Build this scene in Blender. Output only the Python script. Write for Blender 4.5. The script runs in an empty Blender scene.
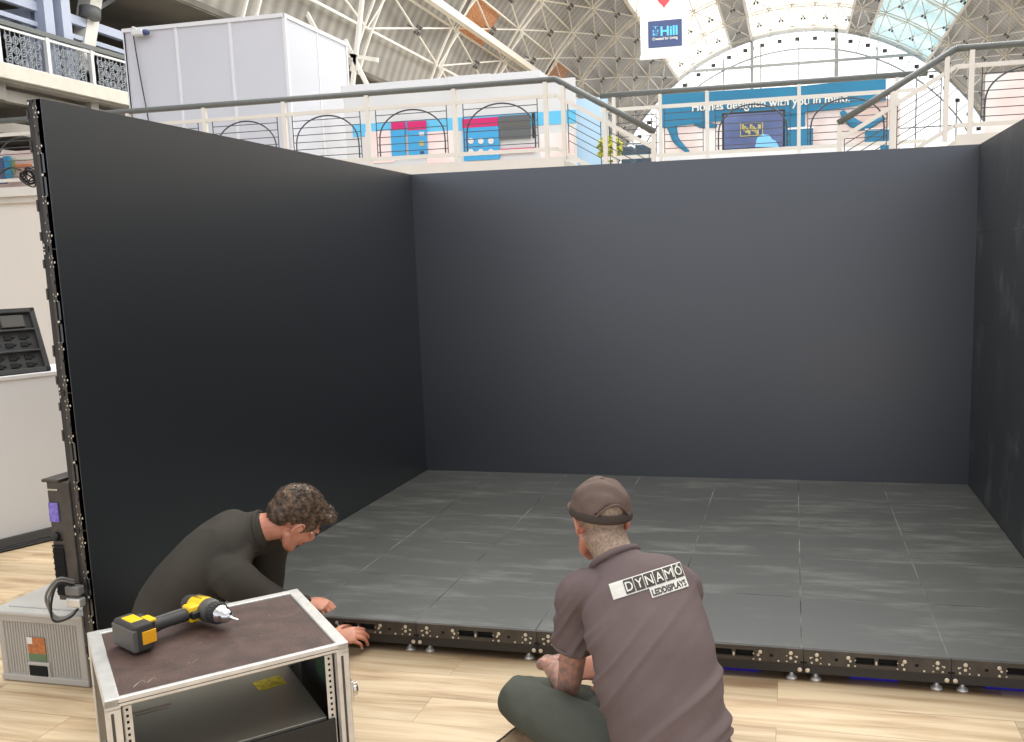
import bpy, bmesh, math, random
from mathutils import Vector, Matrix, Euler, noise
from mathutils.bvhtree import BVHTree
random.seed(7)
S = bpy.context.scene
C = S.collection
PI = math.pi
V = Vector

# ---------------------------------------------------------------- camera
CAM = V((2.4878, -3.2886, 1.5568)); YAW, PIT, ROL = -.2355, .1436, -.0291
FPX, CX, CY = 919.5, 574.5, 392.3
_F = V((math.sin(YAW)*math.cos(PIT), math.cos(YAW)*math.cos(PIT), -math.sin(PIT)))
_R = V((math.cos(YAW), -math.sin(YAW), 0)); _U = _R.cross(_F)
CR = _R*math.cos(ROL) + _U*math.sin(ROL)
CU = -_R*math.sin(ROL) + _U*math.cos(ROL)
cam = bpy.data.cameras.new('camera'); co = bpy.data.objects.new('camera', cam); C.objects.link(co)
co.matrix_world = Matrix(((CR.x, CU.x, -_F.x, CAM.x), (CR.y, CU.y, -_F.y, CAM.y), (CR.z, CU.z, -_F.z, CAM.z), (0, 0, 0, 1)))
cam.sensor_fit = 'HORIZONTAL'; cam.sensor_width = 36; cam.lens = 36*FPX/1024
cam.shift_x = (512-CX)/1024; cam.shift_y = (CY-371)/1024
cam.clip_end = 400; cam.clip_start = .05
S.camera = co
S.view_settings.view_transform = 'Standard'
S.view_settings.exposure = 0.0

def at(u, v, x=None, y=None, z=None):
    d = _F + CR*((u-CX)/FPX) - CU*((v-CY)/FPX)
    for i, k in enumerate((x, y, z)):
        if k is not None:
            return CAM + d*((k-CAM[i])/d[i])

# ---------------------------------------------------------------- materials
def mat(name, col, rough=.5, metal=0, spec=.5, noise_amt=0, nscale=20, col2=None, bump=0, bscale=60, emit=0, stretch=(1, 1, 1), alpha=1, trans=0):
    m = bpy.data.materials.new(name); m.use_nodes = True
    nt = m.node_tree; b = nt.nodes['Principled BSDF']
    b.inputs['Base Color'].default_value = (*col, 1); b.inputs['Roughness'].default_value = rough
    b.inputs['Metallic'].default_value = metal; b.inputs['Specular IOR Level'].default_value = spec
    b.inputs['Transmission Weight'].default_value = trans
    tc = nt.nodes.new('ShaderNodeTexCoord'); mp = nt.nodes.new('ShaderNodeMapping')
    mp.inputs['Scale'].default_value = stretch
    nt.links.new(tc.outputs['Object'], mp.inputs['Vector'])
    n = nt.nodes.new('ShaderNodeTexNoise'); n.inputs['Scale'].default_value = nscale; n.inputs['Detail'].default_value = 5
    nt.links.new(mp.outputs[0], n.inputs['Vector'])
    r = nt.nodes.new('ShaderNodeValToRGB'); r.color_ramp.elements[0].position = .35; r.color_ramp.elements[1].position = .65
    c2 = col2 if col2 else tuple(c*(1-noise_amt) for c in col)
    r.color_ramp.elements[0].color = (*c2, 1); r.color_ramp.elements[1].color = (*col, 1)
    nt.links.new(n.outputs['Fac'], r.inputs['Fac'])
    nt.links.new(r.outputs['Color'], b.inputs['Base Color'])
    if bump:
        n2 = nt.nodes.new('ShaderNodeTexNoise'); n2.inputs['Scale'].default_value = bscale; n2.inputs['Detail'].default_value = 4
        nt.links.new(mp.outputs[0], n2.inputs['Vector'])
        bp = nt.nodes.new('ShaderNodeBump'); bp.inputs['Strength'].default_value = bump; bp.inputs['Distance'].default_value = .01
        nt.links.new(n2.outputs['Fac'], bp.inputs['Height']); nt.links.new(bp.outputs[0], b.inputs['Normal'])
    if emit:
        nt.links.new(r.outputs['Color'], b.inputs['Emission Color']); b.inputs['Emission Strength'].default_value = emit
    return m

def srgb(r, g, b):
    f = lambda c: (c/255/12.92) if c/255 <= .04045 else ((c/255+.055)/1.055)**2.4
    return (f(r), f(g), f(b))

def wood_mat():
    m = bpy.data.materials.new('light_wood_planks'); m.use_nodes = True
    nt = m.node_tree; N = nt.nodes; L = nt.links; b = N['Principled BSDF']
    tc = N.new('ShaderNodeTexCoord')
    br = N.new('ShaderNodeTexBrick'); br.offset = .37; br.offset_frequency = 2
    br.inputs['Scale'].default_value = 1; br.inputs['Brick Width'].default_value = 1.22; br.inputs['Row Height'].default_value = .18
    br.inputs['Mortar Size'].default_value = .0012; br.inputs['Mortar Smooth'].default_value = .1; br.inputs['Bias'].default_value = 0
    br.inputs['Color1'].default_value = (0, 0, 0, 1); br.inputs['Color2'].default_value = (1, 1, 1, 1); br.inputs['Mortar'].default_value = (.5, .5, .5, 1)
    L.new(tc.outputs['Object'], br.inputs['Vector'])
    mp = N.new('ShaderNodeMapping'); mp.inputs['Scale'].default_value = (1.1, 13, 1)
    L.new(tc.outputs['Object'], mp.inputs['Vector'])
    ad = N.new('ShaderNodeVectorMath'); ad.operation = 'MULTIPLY_ADD'
    L.new(br.outputs['Color'], ad.inputs[0]); ad.inputs[1].default_value = (7, 13, 5); L.new(mp.outputs[0], ad.inputs[2])
    n = N.new('ShaderNodeTexNoise'); n.inputs['Scale'].default_value = 1.3; n.inputs['Detail'].default_value = 6; n.inputs['Roughness'].default_value = .6; n.inputs['Distortion'].default_value = .5
    L.new(ad.outputs[0], n.inputs['Vector'])
    r = N.new('ShaderNodeValToRGB'); e = r.color_ramp.elements
    e[0].position = .3; e[0].color = (*srgb(160, 126, 90), 1); e[1].position = .62; e[1].color = (*srgb(218, 194, 156), 1)
    k = r.color_ramp.elements.new(.46); k.color = (*srgb(198, 170, 130), 1)
    L.new(n.outputs['Fac'], r.inputs['Fac'])
    hs = N.new('ShaderNodeHueSaturation'); hs.inputs['Saturation'].default_value = .92
    mr = N.new('ShaderNodeMapRange'); mr.inputs['To Min'].default_value = .76; mr.inputs['To Max'].default_value = 1.02
    L.new(br.outputs['Color'], mr.inputs['Value']); L.new(mr.outputs[0], hs.inputs['Value']); L.new(r.outputs['Color'], hs.inputs['Color'])
    mx = N.new('ShaderNodeMixRGB'); mx.blend_type = 'MULTIPLY'; mx.inputs['Color2'].default_value = (.62, .55, .48, 1)
    L.new(br.outputs['Fac'], mx.inputs['Fac']); L.new(hs.outputs[0], mx.inputs['Color1'])
    L.new(mx.outputs[0], b.inputs['Base Color']); b.inputs['Roughness'].default_value = .42
    return m

def led_mat(name, base, dust, rough, scale=3.0, streak=(1, 1, 1), thr=(.5, .72), amt=.6, spec=.5, coat=0):
    """matt black face with dust smears and fine scratches"""
    m = bpy.data.materials.new(name); m.use_nodes = True
    nt = m.node_tree; N = nt.nodes; L = nt.links; b = N['Principled BSDF']
    g = N.new('ShaderNodeNewGeometry'); mp = N.new('ShaderNodeMapping'); mp.inputs['Scale'].default_value = streak
    L.new(g.outputs['Position'], mp.inputs['Vector'])
    n = N.new('ShaderNodeTexNoise'); n.inputs['Scale'].default_value = scale; n.inputs['Detail'].default_value = 8; n.inputs['Roughness'].default_value = .72
    L.new(mp.outputs[0], n.inputs['Vector'])
    r = N.new('ShaderNodeValToRGB'); r.color_ramp.elements[0].position = thr[0]; r.color_ramp.elements[1].position = thr[1]
    L.new(n.outputs['Fac'], r.inputs['Fac'])
    oi = N.new('ShaderNodeObjectInfo')
    mr = N.new('ShaderNodeMapRange'); mr.inputs['To Min'].default_value = amt*.7; mr.inputs['To Max'].default_value = amt
    L.new(oi.outputs['Random'], mr.inputs['Value'])
    ml = N.new('ShaderNodeMath'); ml.operation = 'MULTIPLY'; L.new(r.outputs['Color'], ml.inputs[0]); L.new(mr.outputs[0], ml.inputs[1])
    mx = N.new('ShaderNodeMixRGB'); mx.inputs['Color1'].default_value = (*base, 1); mx.inputs['Color2'].default_value = (*dust, 1)
    L.new(ml.outputs[0], mx.inputs['Fac']); L.new(mx.outputs[0], b.inputs['Base Color'])
    b.inputs['Roughness'].default_value = rough; b.inputs['Specular IOR Level'].default_value = spec
    b.inputs['Specular Tint'].default_value = (.84, .92, 1, 1)  # bluish reflected light put into the specular colour
    b.inputs['Coat Weight'].default_value = coat; b.inputs['Coat IOR'].default_value = 1.7; b.inputs['Coat Roughness'].default_value = .34
    return m

M = {}
M['wood'] = wood_mat()
M['led_wall'] = led_mat('black_led_face', (.003, .0034, .0045), (.006, .006, .008), .42, 1.2, spec=1, amt=.3, coat=.75)
M['led_back'] = led_mat('charcoal_led_face', (.011, .012, .018), (.018, .019, .026), .44, 1.2, spec=1, amt=.3, coat=1)
M['led_right'] = led_mat('black_led_face_scuffed', (.026, .027, .028), (.2, .2, .19), .5, 2.6, (1, 1, 1), (.54, .8), .6, .8)
M['led_floor'] = led_mat('dusty_black_floor_tile', (.078, .077, .069), (.34, .335, .305), .46, 3.6, (.55, 2.6, 1), (.5, .76), .5, .7)
M['seam'] = mat('dark_seam', (.012, .012, .012), .8)
M['dustseam'] = mat('dusty_seam', (.24, .235, .215), .8, nscale=5, col2=(.03, .03, .03))
M['frame'] = mat('dark_brown_metal_frame', (.085, .075, .065), .45, .3, noise_amt=.3)
M['frame2'] = mat('black_metal_beam', (.035, .032, .03), .5, .2)
M['void'] = mat('black_recess', (.002, .002, .002), .9)
M['screw'] = mat('bright_screw', (.75, .7, .6), .3, .8)
M['foot'] = mat('silver_levelling_foot', (.75, .74, .7), .35, .6)
M['chrome'] = mat('polished_metal', (.7, .7, .7), .2, 1)
M['alu'] = mat('brushed_aluminium', srgb(226, 224, 219), .38, .55, noise_amt=.12, nscale=30, bump=.1, bscale=80)
M['aludark'] = mat('aluminium_groove', (.09, .085, .08), .5, .5)
M['brown'] = mat('brown_phenolic_board', srgb(88, 66, 58), .5, noise_amt=0, nscale=14, col2=srgb(66, 48, 42), bump=.25, bscale=220)
M['scuff'] = mat('chalky_scuff', srgb(150, 135, 125), .8)
M['device'] = mat('dark_grey_device', srgb(165, 160, 146), .34, .5)
M['black'] = mat('black_plastic', (.012, .012, .012), .45)
M['rubber'] = mat('black_rubber_grip', srgb(52, 50, 48), .6, bump=.2, bscale=300)
M['greyplastic'] = mat('charcoal_plastic', srgb(84, 82, 78), .5)
M['yellow'] = mat('yellow_plastic', srgb(240, 196, 20), .4)
M['amber'] = mat('amber_label', srgb(238, 168, 20), .45)
M['ystick'] = mat('yellow_sticker', srgb(255, 240, 40), .4, nscale=60, col2=srgb(215, 190, 20))
M['crate'] = mat('grey_crate_plastic', srgb(176, 172, 164), .45, noise_amt=.06, nscale=6)
M['cratelid'] = mat('grey_crate_lid', srgb(190, 188, 182), .3, noise_amt=.1, nscale=8)
M['orange'] = mat('orange_print', srgb(196, 120, 66), .5, nscale=70, col2=srgb(160, 90, 50))
M['green'] = mat('green_print', srgb(92, 120, 84), .5)
M['white'] = mat('white_paint', srgb(212, 212, 212), .5, noise_amt=.03, nscale=2)
M['cream'] = mat('cream_paint', srgb(218, 214, 206), .5, noise_amt=.05, nscale=3)
M['creamd'] = mat('cream_deck_edge', srgb(205, 200, 188), .55, noise_amt=.1, nscale=3)
M['counter'] = mat('white_counter_paint', srgb(222, 222, 222), .5, noise_amt=.03, nscale=1.5)
M['stall'] = mat('pale_partition', srgb(222, 217, 208), .6, noise_amt=.03, nscale=1.5)
M['booth'] = mat('white_booth_panel', srgb(198, 199, 206), .5, noise_amt=.03, nscale=1)
M['boothrail'] = mat('white_booth_profile', srgb(216, 216, 219), .4)
M['rail'] = mat('dark_grey_handrail', srgb(98, 102, 100), .4, noise_amt=.1)
M['wire'] = mat('dark_rail_wire', srgb(70, 70, 74), .5)
M['dark_strip'] = mat('dark_grey_strip', srgb(92, 90, 88), .6)
M['foam'] = mat('black_case_foam', srgb(60, 60, 60), .7, noise_amt=.2, nscale=12)
M['foamd'] = mat('foam_cutout', srgb(22, 22, 23), .8)
M['screen'] = mat('violet_lcd_screen', srgb(130, 115, 190), .2, emit=.25, nscale=60, col2=srgb(90, 80, 160))
M['cable'] = mat('black_cable', (.01, .01, .01), .4)
M['cableg'] = mat('grey_cable', srgb(120, 118, 115), .4)
M['blueglow'] = mat('blue_led_light', (.02, .012, .35), .4, emit=.16)
M['greenpcb'] = mat('green_led_print', srgb(30, 110, 60), .5, nscale=90, col2=(.004, .01, .006))
M['roofgrey'] = mat('grey_roof_sheet', srgb(176, 173, 168), .42, nscale=.5, col2=srgb(138, 135, 130), bump=.4, bscale=1.2, stretch=(1, .15, 1))
def pleat_shading(m):  # shading and shine of roof pleats put into the colour as stripes
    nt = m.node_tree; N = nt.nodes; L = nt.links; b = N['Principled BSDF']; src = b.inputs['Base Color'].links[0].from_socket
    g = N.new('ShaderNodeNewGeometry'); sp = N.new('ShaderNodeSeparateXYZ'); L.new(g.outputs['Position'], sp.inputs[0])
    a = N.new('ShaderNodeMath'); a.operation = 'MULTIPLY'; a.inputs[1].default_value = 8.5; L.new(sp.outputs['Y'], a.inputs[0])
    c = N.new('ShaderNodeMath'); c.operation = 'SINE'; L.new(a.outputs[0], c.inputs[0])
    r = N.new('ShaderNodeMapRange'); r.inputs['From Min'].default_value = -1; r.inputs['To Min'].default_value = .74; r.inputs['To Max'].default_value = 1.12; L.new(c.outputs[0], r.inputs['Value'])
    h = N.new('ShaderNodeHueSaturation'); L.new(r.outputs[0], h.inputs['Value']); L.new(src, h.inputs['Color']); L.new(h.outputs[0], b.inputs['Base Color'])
pleat_shading(M['roofgrey'])
M['roofrib'] = mat('white_steel_rib', srgb(238, 234, 226), .5)
M['roofnode'] = mat('dark_roof_cluster', srgb(88, 86, 84), .7)
M['rooforange'] = mat('tan_roof_panel', srgb(205, 150, 105), .6, nscale=4, col2=srgb(170, 112, 72), stretch=(6, 1, 1))
M['glassw'] = mat('bright_frosted_roof_glass', srgb(250, 248, 240), .4, emit=1.1)
M['glassb'] = mat('pale_blue_roof_glass', srgb(205, 232, 238), .4, emit=.62, nscale=.3, col2=srgb(170, 208, 218))
M['glassend'] = mat('bright_end_window_glass', srgb(252, 253, 255), .4, emit=1.15)
M['mull'] = mat('grey_window_bar', srgb(200, 206, 212), .5)
M['gal'] = mat('taupe_gallery_soffit', srgb(146, 140, 132), .7, nscale=.6, col2=srgb(118, 113, 106))
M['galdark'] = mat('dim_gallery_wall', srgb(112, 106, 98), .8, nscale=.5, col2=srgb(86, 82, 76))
M['bluesteel'] = mat('pale_blue_steel', srgb(172, 180, 200), .5)
M['scroll'] = mat('grey_iron_scroll', srgb(140, 145, 152), .6)
M['magenta'] = mat('magenta_print', srgb(202, 28, 104), .5)
M['cyan'] = mat('blue_print', srgb(62, 158, 210), .5)
M['cyan2'] = mat('bright_blue_print', srgb(96, 186, 226), .5)
M['pink'] = mat('pink_print', srgb(240, 205, 200), .5, nscale=1.6, col2=srgb(232, 226, 224))
M['lblue'] = mat('pale_blue_panel', srgb(182, 212, 238), .5)
M['grey'] = mat('mid_grey', srgb(92, 94, 96), .5)
M['teal'] = mat('teal_banner_print', srgb(34, 122, 158), .55, nscale=.5, col2=srgb(28, 108, 144))
M['pale'] = mat('pale_mural_print', srgb(232, 222, 220), .6, nscale=1.1, col2=srgb(205, 180, 172))
M['tvscreen'] = mat('dim_blue_screen', srgb(70, 82, 120), .25, emit=.2, nscale=.8, col2=srgb(100, 112, 150))
M['tvglow'] = mat('light_blue_screen_image', srgb(120, 185, 225), .4, emit=.25)
M['gold'] = mat('gold_lettering', srgb(178, 168, 110), .5)
M['navy'] = mat('navy_print', srgb(58, 72, 112), .5)
M['sky'] = mat('light_blue_lettering', srgb(92, 190, 240), .5)
M['red'] = mat('red_heart_print', srgb(222, 66, 74), .5)
M['bannerw'] = mat('white_banner_fabric', srgb(236, 234, 230), .7)
M['leaf'] = mat('yellow_green_blossom', srgb(214, 208, 70), .7, nscale=14, col2=srgb(96, 120, 50))
M['stain'] = mat('dark_stage_kit', srgb(64, 82, 98), .6)
M['skin'] = mat('skin', srgb(214, 150, 124), .5, nscale=14, col2=srgb(198, 128, 102), bump=.05, bscale=200)
M['skin2'] = mat('skin_reddish', srgb(206, 148, 124), .5, nscale=10, col2=srgb(190, 126, 102))
M['tattoo'] = mat('tattooed_skin', srgb(200, 146, 124), .5, nscale=46, col2=srgb(138, 118, 112))
M['stubble'] = mat('shaved_stubble_skin', srgb(172, 144, 122), .65, nscale=120, col2=srgb(128, 112, 98))
M['nail'] = mat('fingernail', srgb(228, 178, 160), .35)
M['eye'] = mat('eye_white', (.8, .8, .78), .2)
M['iris'] = mat('dark_iris', (.05, .03, .02), .2)
M['lip'] = mat('lip', srgb(190, 110, 100), .5)
M['sweater'] = mat('black_sweatshirt', srgb(70, 66, 60), .9, noise_amt=.15, nscale=5, bump=.25, bscale=500, spec=.2)
M['tshirt'] = mat('washed_black_tshirt', srgb(114, 100, 99), .9, noise_amt=.16, nscale=5, bump=.2, bscale=500, spec=.2)
M['print'] = mat('white_shirt_print', srgb(222, 220, 210), .7)
M['printd'] = mat('dark_shirt_print', srgb(74, 66, 64), .8)
M['trousers'] = mat('dark_green_grey_trousers', srgb(84, 87, 79), .9, noise_amt=.15, nscale=8, bump=.2, bscale=400, spec=.2)
M['trousers_dark'] = mat('black_trousers', srgb(44, 44, 44), .9)
M['cap'] = mat('faded_brown_black_cap', srgb(108, 92, 84), .9, noise_amt=.14, nscale=16, bump=.2, bscale=400, spec=.2)
M['capband'] = mat('dark_cap_band', srgb(66, 56, 50), .9)
M['shoe'] = mat('tan_shoe_canvas', srgb(168, 142, 112), .8, nscale=40, col2=srgb(140, 116, 90))
M['sole'] = mat('dark_shoe_sole', srgb(62, 54, 48), .8)

def hair_mat():
    m = bpy.data.materials.new('short_brown_hair'); m.use_nodes = True
    nt = m.node_tree; N = nt.nodes; L = nt.links; b = N['Principled BSDF']
    g = N.new('ShaderNodeNewGeometry'); n = N.new('ShaderNodeTexNoise'); n.inputs['Scale'].default_value = 55; n.inputs['Detail'].default_value = 3
    L.new(g.outputs['Position'], n.inputs['Vector'])
    r = N.new('ShaderNodeValToRGB'); r.color_ramp.elements[0].position = .35; r.color_ramp.elements[1].position = .7
    r.color_ramp.elements[0].color = (*srgb(48, 38, 32), 1); r.color_ramp.elements[1].color = (*srgb(128, 102, 80), 1)
    L.new(n.outputs['Fac'], r.inputs['Fac']); L.new(r.outputs[0], b.inputs['Base Color']); b.inputs['Roughness'].default_value = .55
    return m
M['hair'] = hair_mat()

# ---------------------------------------------------------------- helpers
def link(name, me, parent=None):
    o = bpy.data.objects.new(name, me); C.objects.link(o)
    if parent is not None:
        o.parent = parent
        if me is not None: o.matrix_parent_inverse = world_of(parent).inverted()
    return o
def world_of(o):
    m = o.matrix_basis.copy()
    if o.parent is not None:
        m = world_of(o.parent) @ o.matrix_parent_inverse @ m
    return m
def obj(name, bm, m, parent=None, smooth=False):
    me = bpy.data.meshes.new(name); 
    bmesh.ops.recalc_face_normals(bm, faces=bm.faces[:])
    bm.to_mesh(me); bm.free()
    for k in (m if isinstance(m, (list, tuple)) else [m]): me.materials.append(k)
    if smooth:
        for p in me.polygons: p.use_smooth = True
    return link(name, me, parent)
def thing(name, label, cat, loc=(0, 0, 0), group=None):
    o = bpy.data.objects.new(name, None); C.objects.link(o); o.location = loc; o.empty_display_size = .1
    o['label'] = label; o['category'] = cat
    if group: o['group'] = group
    return o
def tag(o, label, cat, group=None):
    o['label'] = label; o['category'] = cat
    if group: o['group'] = group
    return o
def struct(name, bm, m, parent=None, smooth=False):
    o = obj(name, bm, m, parent, smooth)
    o['kind'] = 'structure'; return o
def B(): return bmesh.new()
def box(bm, x0, x1, y0, y1, z0, z1, mi=0, M4=None):
    vs = [bm.verts.new((x, y, z)) for x in (x0, x1) for y in (y0, y1) for z in (z0, z1)]
    if M4 is not None:
        for v in vs: v.co = M4 @ v.co
    for f in ((0, 1, 3, 2), (4, 6, 7, 5), (0, 4, 5, 1), (2, 3, 7, 6), (0, 2, 6, 4), (1, 5, 7, 3)):
        fc = bm.faces.new([vs[i] for i in f]); fc.material_index = mi
    return vs
def rbox(bm, x0, x1, y0, y1, z0, z1, r=.005, seg=2, mi=0, M4=None):
    t = B(); box(t, x0, x1, y0, y1, z0, z1)
    bmesh.ops.recalc_face_normals(t, faces=t.faces[:])
    bmesh.ops.bevel(t, geom=t.edges[:], offset=r, segments=seg, affect='EDGES', profile=.5)
    merge(bm, t, M4, mi)
def merge(bm, t, M4=None, mi=0):
    mp = {}
    for v in t.verts: mp[v] = bm.verts.new(M4 @ v.co if M4 is not None else v.co)
    for f in t.faces:
        try:
            nf = bm.faces.new([mp[v] for v in f.verts]); nf.material_index = mi; nf.smooth = f.smooth
        except ValueError: pass
    t.free()
def bar(bm, a, b, w, h=None, mi=0, up=None):
    a, b = V(a), V(b); h = w if h is None else h
    d = (b-a); L = d.length; d.normalize()
    up = V(up) if up else (V((0, 0, 1)) if abs(d.z) < .95 else V((0, 1, 0)))
    s = d.cross(up).normalized(); u = s.cross(d).normalized()
    m = Matrix(((s.x, d.x, u.x, a.x), (s.y, d.y, u.y, a.y), (s.z, d.z, u.z, a.z), (0, 0, 0, 1)))
    box(bm, -w/2, w/2, 0, L, -h/2, h/2, mi, m)
def cyl(bm, a, b, r, r2=None, n=16, mi=0):
    sweep(bm, [a, b], [r, r if r2 is None else r2], n=n, sub=1, cap=False, mi=mi)
def sweep(bm, pts, rad, side=None, n=14, sub=4, cap=True, mi=0, closed=False):
    pts = [V(p) for p in pts]
    rr = [(r, r) if not isinstance(r, (tuple, list)) else tuple(r) for r in rad]
    P, Rr = [], []
    N = len(pts)
    if sub > 1 and N > 2:
        rng = N if closed else N-1
        for i in range(rng):
            p0 = pts[(i-1) % N] if closed or i > 0 else pts[0]*2-pts[1]
            p1 = pts[i]; p2 = pts[(i+1) % N]
            p3 = pts[(i+2) % N] if closed or i+2 < N else pts[-1]*2-pts[-2]
            for k in range(sub):
                t = k/sub
                P.append(.5*((2*p1)+(p2-p0)*t+(2*p0-5*p1+4*p2-p3)*t*t+(3*p1-p0-3*p2+p3)*t**3))
                s = t*t*(3-2*t); q = rr[(i+1) % N]
                Rr.append((rr[i][0]*(1-s)+q[0]*s, rr[i][1]*(1-s)+q[1]*s))
        if not closed: P.append(pts[-1]); Rr.append(rr[-1])
    else: P, Rr = pts, rr
    T = []
    for i in range(len(P)):
        a = P[(i-1) % len(P)] if closed or i > 0 else P[0]; b = P[(i+1) % len(P)] if closed or i+1 < len(P) else P[-1]
        T.append((b-a).normalized())
    if cap and not closed:
        def capring(p, t, r):
            o = []
            for k in (.35, .68, .92):
                c = math.sqrt(1-k*k); o.append((p+t*min(r)*k, (r[0]*c, r[1]*c), t))
            return o
        st = [(p, r, T[0]) for p, r, t in capring(P[0], -T[0], Rr[0])][::-1]
        en = [(p, r, T[-1]) for p, r, t in capring(P[-1], T[-1], Rr[-1])]
        P = [s[0] for s in st]+P+[e[0] for e in en]; Rr = [s[1] for s in st]+Rr+[e[1] for e in en]; T = [s[2] for s in st]+T+[e[2] for e in en]
    sd = V(side) if side is not None else None
    if sd is None:
        sd = T[0].cross(V((0, 0, 1)))
        if sd.length < .1: sd = T[0].cross(V((0, 1, 0)))
    rings = []
    for p, r, t in zip(P, Rr, T):
        s = (sd - t*sd.dot(t)).normalized(); sd = s if side is None else V(side); u = t.cross(s)
        rings.append([bm.verts.new(p+s*(r[0]*math.cos(2*PI*k/n))+u*(r[1]*math.sin(2*PI*k/n))) for k in range(n)])
    cnt = len(rings) if closed else len(rings)-1
    for i in range(cnt):
        a, b = rings[i], rings[(i+1) % len(rings)]
        for k in range(n):
            f = bm.faces.new((a[k], a[(k+1) % n], b[(k+1) % n], b[k])); f.material_index = mi; f.smooth = True
    if not closed:
        f = bm.faces.new(rings[0][::-1]); f.material_index = mi; f = bm.faces.new(rings[-1]); f.material_index = mi
def ell(bm, c, r, M4=None, mi=0, sub=3):
    t = B(); bmesh.ops.create_icosphere(t, subdivisions=sub, radius=1)
    for v in t.verts: v.co = V((v.co.x*r[0]+c[0], v.co.y*r[1]+c[1], v.co.z*r[2]+c[2]))
    for f in t.faces: f.smooth = True
    merge(bm, t, M4, mi)
def tf(pts, M4): return [M4 @ V(p) for p in pts]
def frame(o, xa, ya, za):
    return Matrix(((xa.x, ya.x, za.x, o.x), (xa.y, ya.y, za.y, o.y), (xa.z, ya.z, za.z, o.z), (0, 0, 0, 1)))
def remesh(name, bm, m, parent, vox, it=6, disp=None):
    """union the overlapping volumes into one continuous smooth skin"""
    me = bpy.data.meshes.new(name+'_src'); bmesh.ops.recalc_face_normals(bm, faces=bm.faces[:]); bm.to_mesh(me); bm.free()
    o = bpy.data.objects.new('tmp', me); C.objects.link(o)
    r = o.modifiers.new('r', 'REMESH'); r.mode = 'VOXEL'; r.voxel_size = vox; r.use_smooth_shade = True
    s = o.modifiers.new('s', 'SMOOTH'); s.iterations = it; s.factor = .5
    dg = bpy.context.evaluated_depsgraph_get(); dg.update()
    nm = bpy.data.meshes.new_from_object(o.evaluated_get(dg)); bpy.data.objects.remove(o)
    nm.name = name
    if disp:
        nr = [v.normal.copy() for v in nm.vertices]
        for v, k in zip(nm.vertices, nr): v.co += k*disp(v.co, k)
    nm.materials.clear()
    for k in (m if isinstance(m, (list, tuple)) else [m]): nm.materials.append(k)
    for p in nm.polygons: p.use_smooth = True
    return link(name, nm, parent)
def text_bm(s, size=1.0, ext=.0, bold=0.0):
    cu = bpy.data.curves.new('t', 'FONT'); cu.body = s; cu.size = size; cu.extrude = ext; cu.align_x = 'CENTER'; cu.align_y = 'CENTER'; cu.offset = bold
    cu.resolution_u = 4
    o = bpy.data.objects.new('t', cu); C.objects.link(o)
    dg = bpy.context.evaluated_depsgraph_get(); dg.update()
    me = bpy.data.meshes.new_from_object(o.evaluated_get(dg)); bpy.data.objects.remove(o)
    t = B(); t.from_mesh(me); bpy.data.meshes.remove(me)
    return t
def fit_text(bm, s, cx, cz, y, w, h, mi=0, bold=0.0, M4=None):
    """lettering in the xz plane facing -y, fitted into a w x h box"""
    t = text_bm(s, 1, 0, bold)
    xs = [v.co.x for v in t.verts]; ys = [v.co.y for v in t.verts]
    x0, x1, y0, y1 = min(xs), max(xs), min(ys), max(ys)
    for v in t.verts:
        v.co = V((cx+((v.co.x-x0)/(x1-x0)-.5)*w, y, cz+((v.co.y-y0)/(y1-y0)-.5)*h))
    merge(bm, t, M4, mi)

# ---------------------------------------------------------------- LED volume
D, W, HS, HT, EX = 2.583, 3.533, .128, 2.149, .557
PW = W/7; PD = D/5; PH = (HT-HS)/4
# screw pattern of one panel edge: (distance from the left end, drop below the face, radius)
def edge_plate(bm, L, M4):
    """one panel's edge: outer plate with two grip slots, lower beam; local x along, y out (towards viewer -y), z down from 0"""
    h = .056; t = .012
    c = L/2
    box(bm, 0.001, L-.001, 0, t, -.016, 0, 0, M4)
    box(bm, 0.001, L-.001, 0, t, -h, -.042, 0, M4)
    xs = [0.001, c-.078, c-.072+.064, c+.008, c+.078-.006, L-.001]
    box(bm, xs[0], c-.072, 0, t, -.042, -.016, 0, M4)
    box(bm, c-.007, c+.007, 0, t, -.042, -.016, 0, M4)
    box(bm, c+.072, xs[5], 0, t, -.042, -.016, 0, M4)
    box(bm, c-.075, c+.075, t, t+.004, -.044, -.014, 2, M4)
    for sx in (.115, L-.115):
        box(bm, sx-.006, sx+.006, -.0006, 0, -.036, -.026, 2, M4)
    for sx in (.0, L):
        box(bm, max(.001, sx-.012), min(L-.001, sx+.012), -.0006, 0, -.054, -.046, 2, M4)
    box(bm, 0.001, L-.001, .003, .03, -.092, -h, 1, M4)
    for k in (.03, .06, L-.03, L-.06, .18, L-.18):
        box(bm, k-.002, k+.002, -.0008, 0, -.03, -.026, 3, M4)
        box(bm, k-.0025, k+.0025, -.0008, 0, -.052, -.047, 3, M4)
SCREWS = [(.046, .017, .0075), (.046, .036, .006), (.012+.002, .078, .0085), (.156, .02, .0075), (.163, .032, .005), (.157, .049, .005), (.09, .05, .004), (.024, .03, .004), (.028, .048, .004)]
def screw_mesh():
    me_bm = B(); 
    sweep(me_bm, [(0, 0, 0), (0, -.55, 0), (0, -.8, 0)], [1, 1, .6], n=10, sub=1, cap=False, side=(1, 0, 0))
    me = bpy.data.meshes.new('screw'); bmesh.ops.recalc_face_normals(me_bm, faces=me_bm.faces[:]); me_bm.to_mesh(me); me_bm.free(); me.materials.append(M['screw']); return me
SC = screw_mesh()
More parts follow.
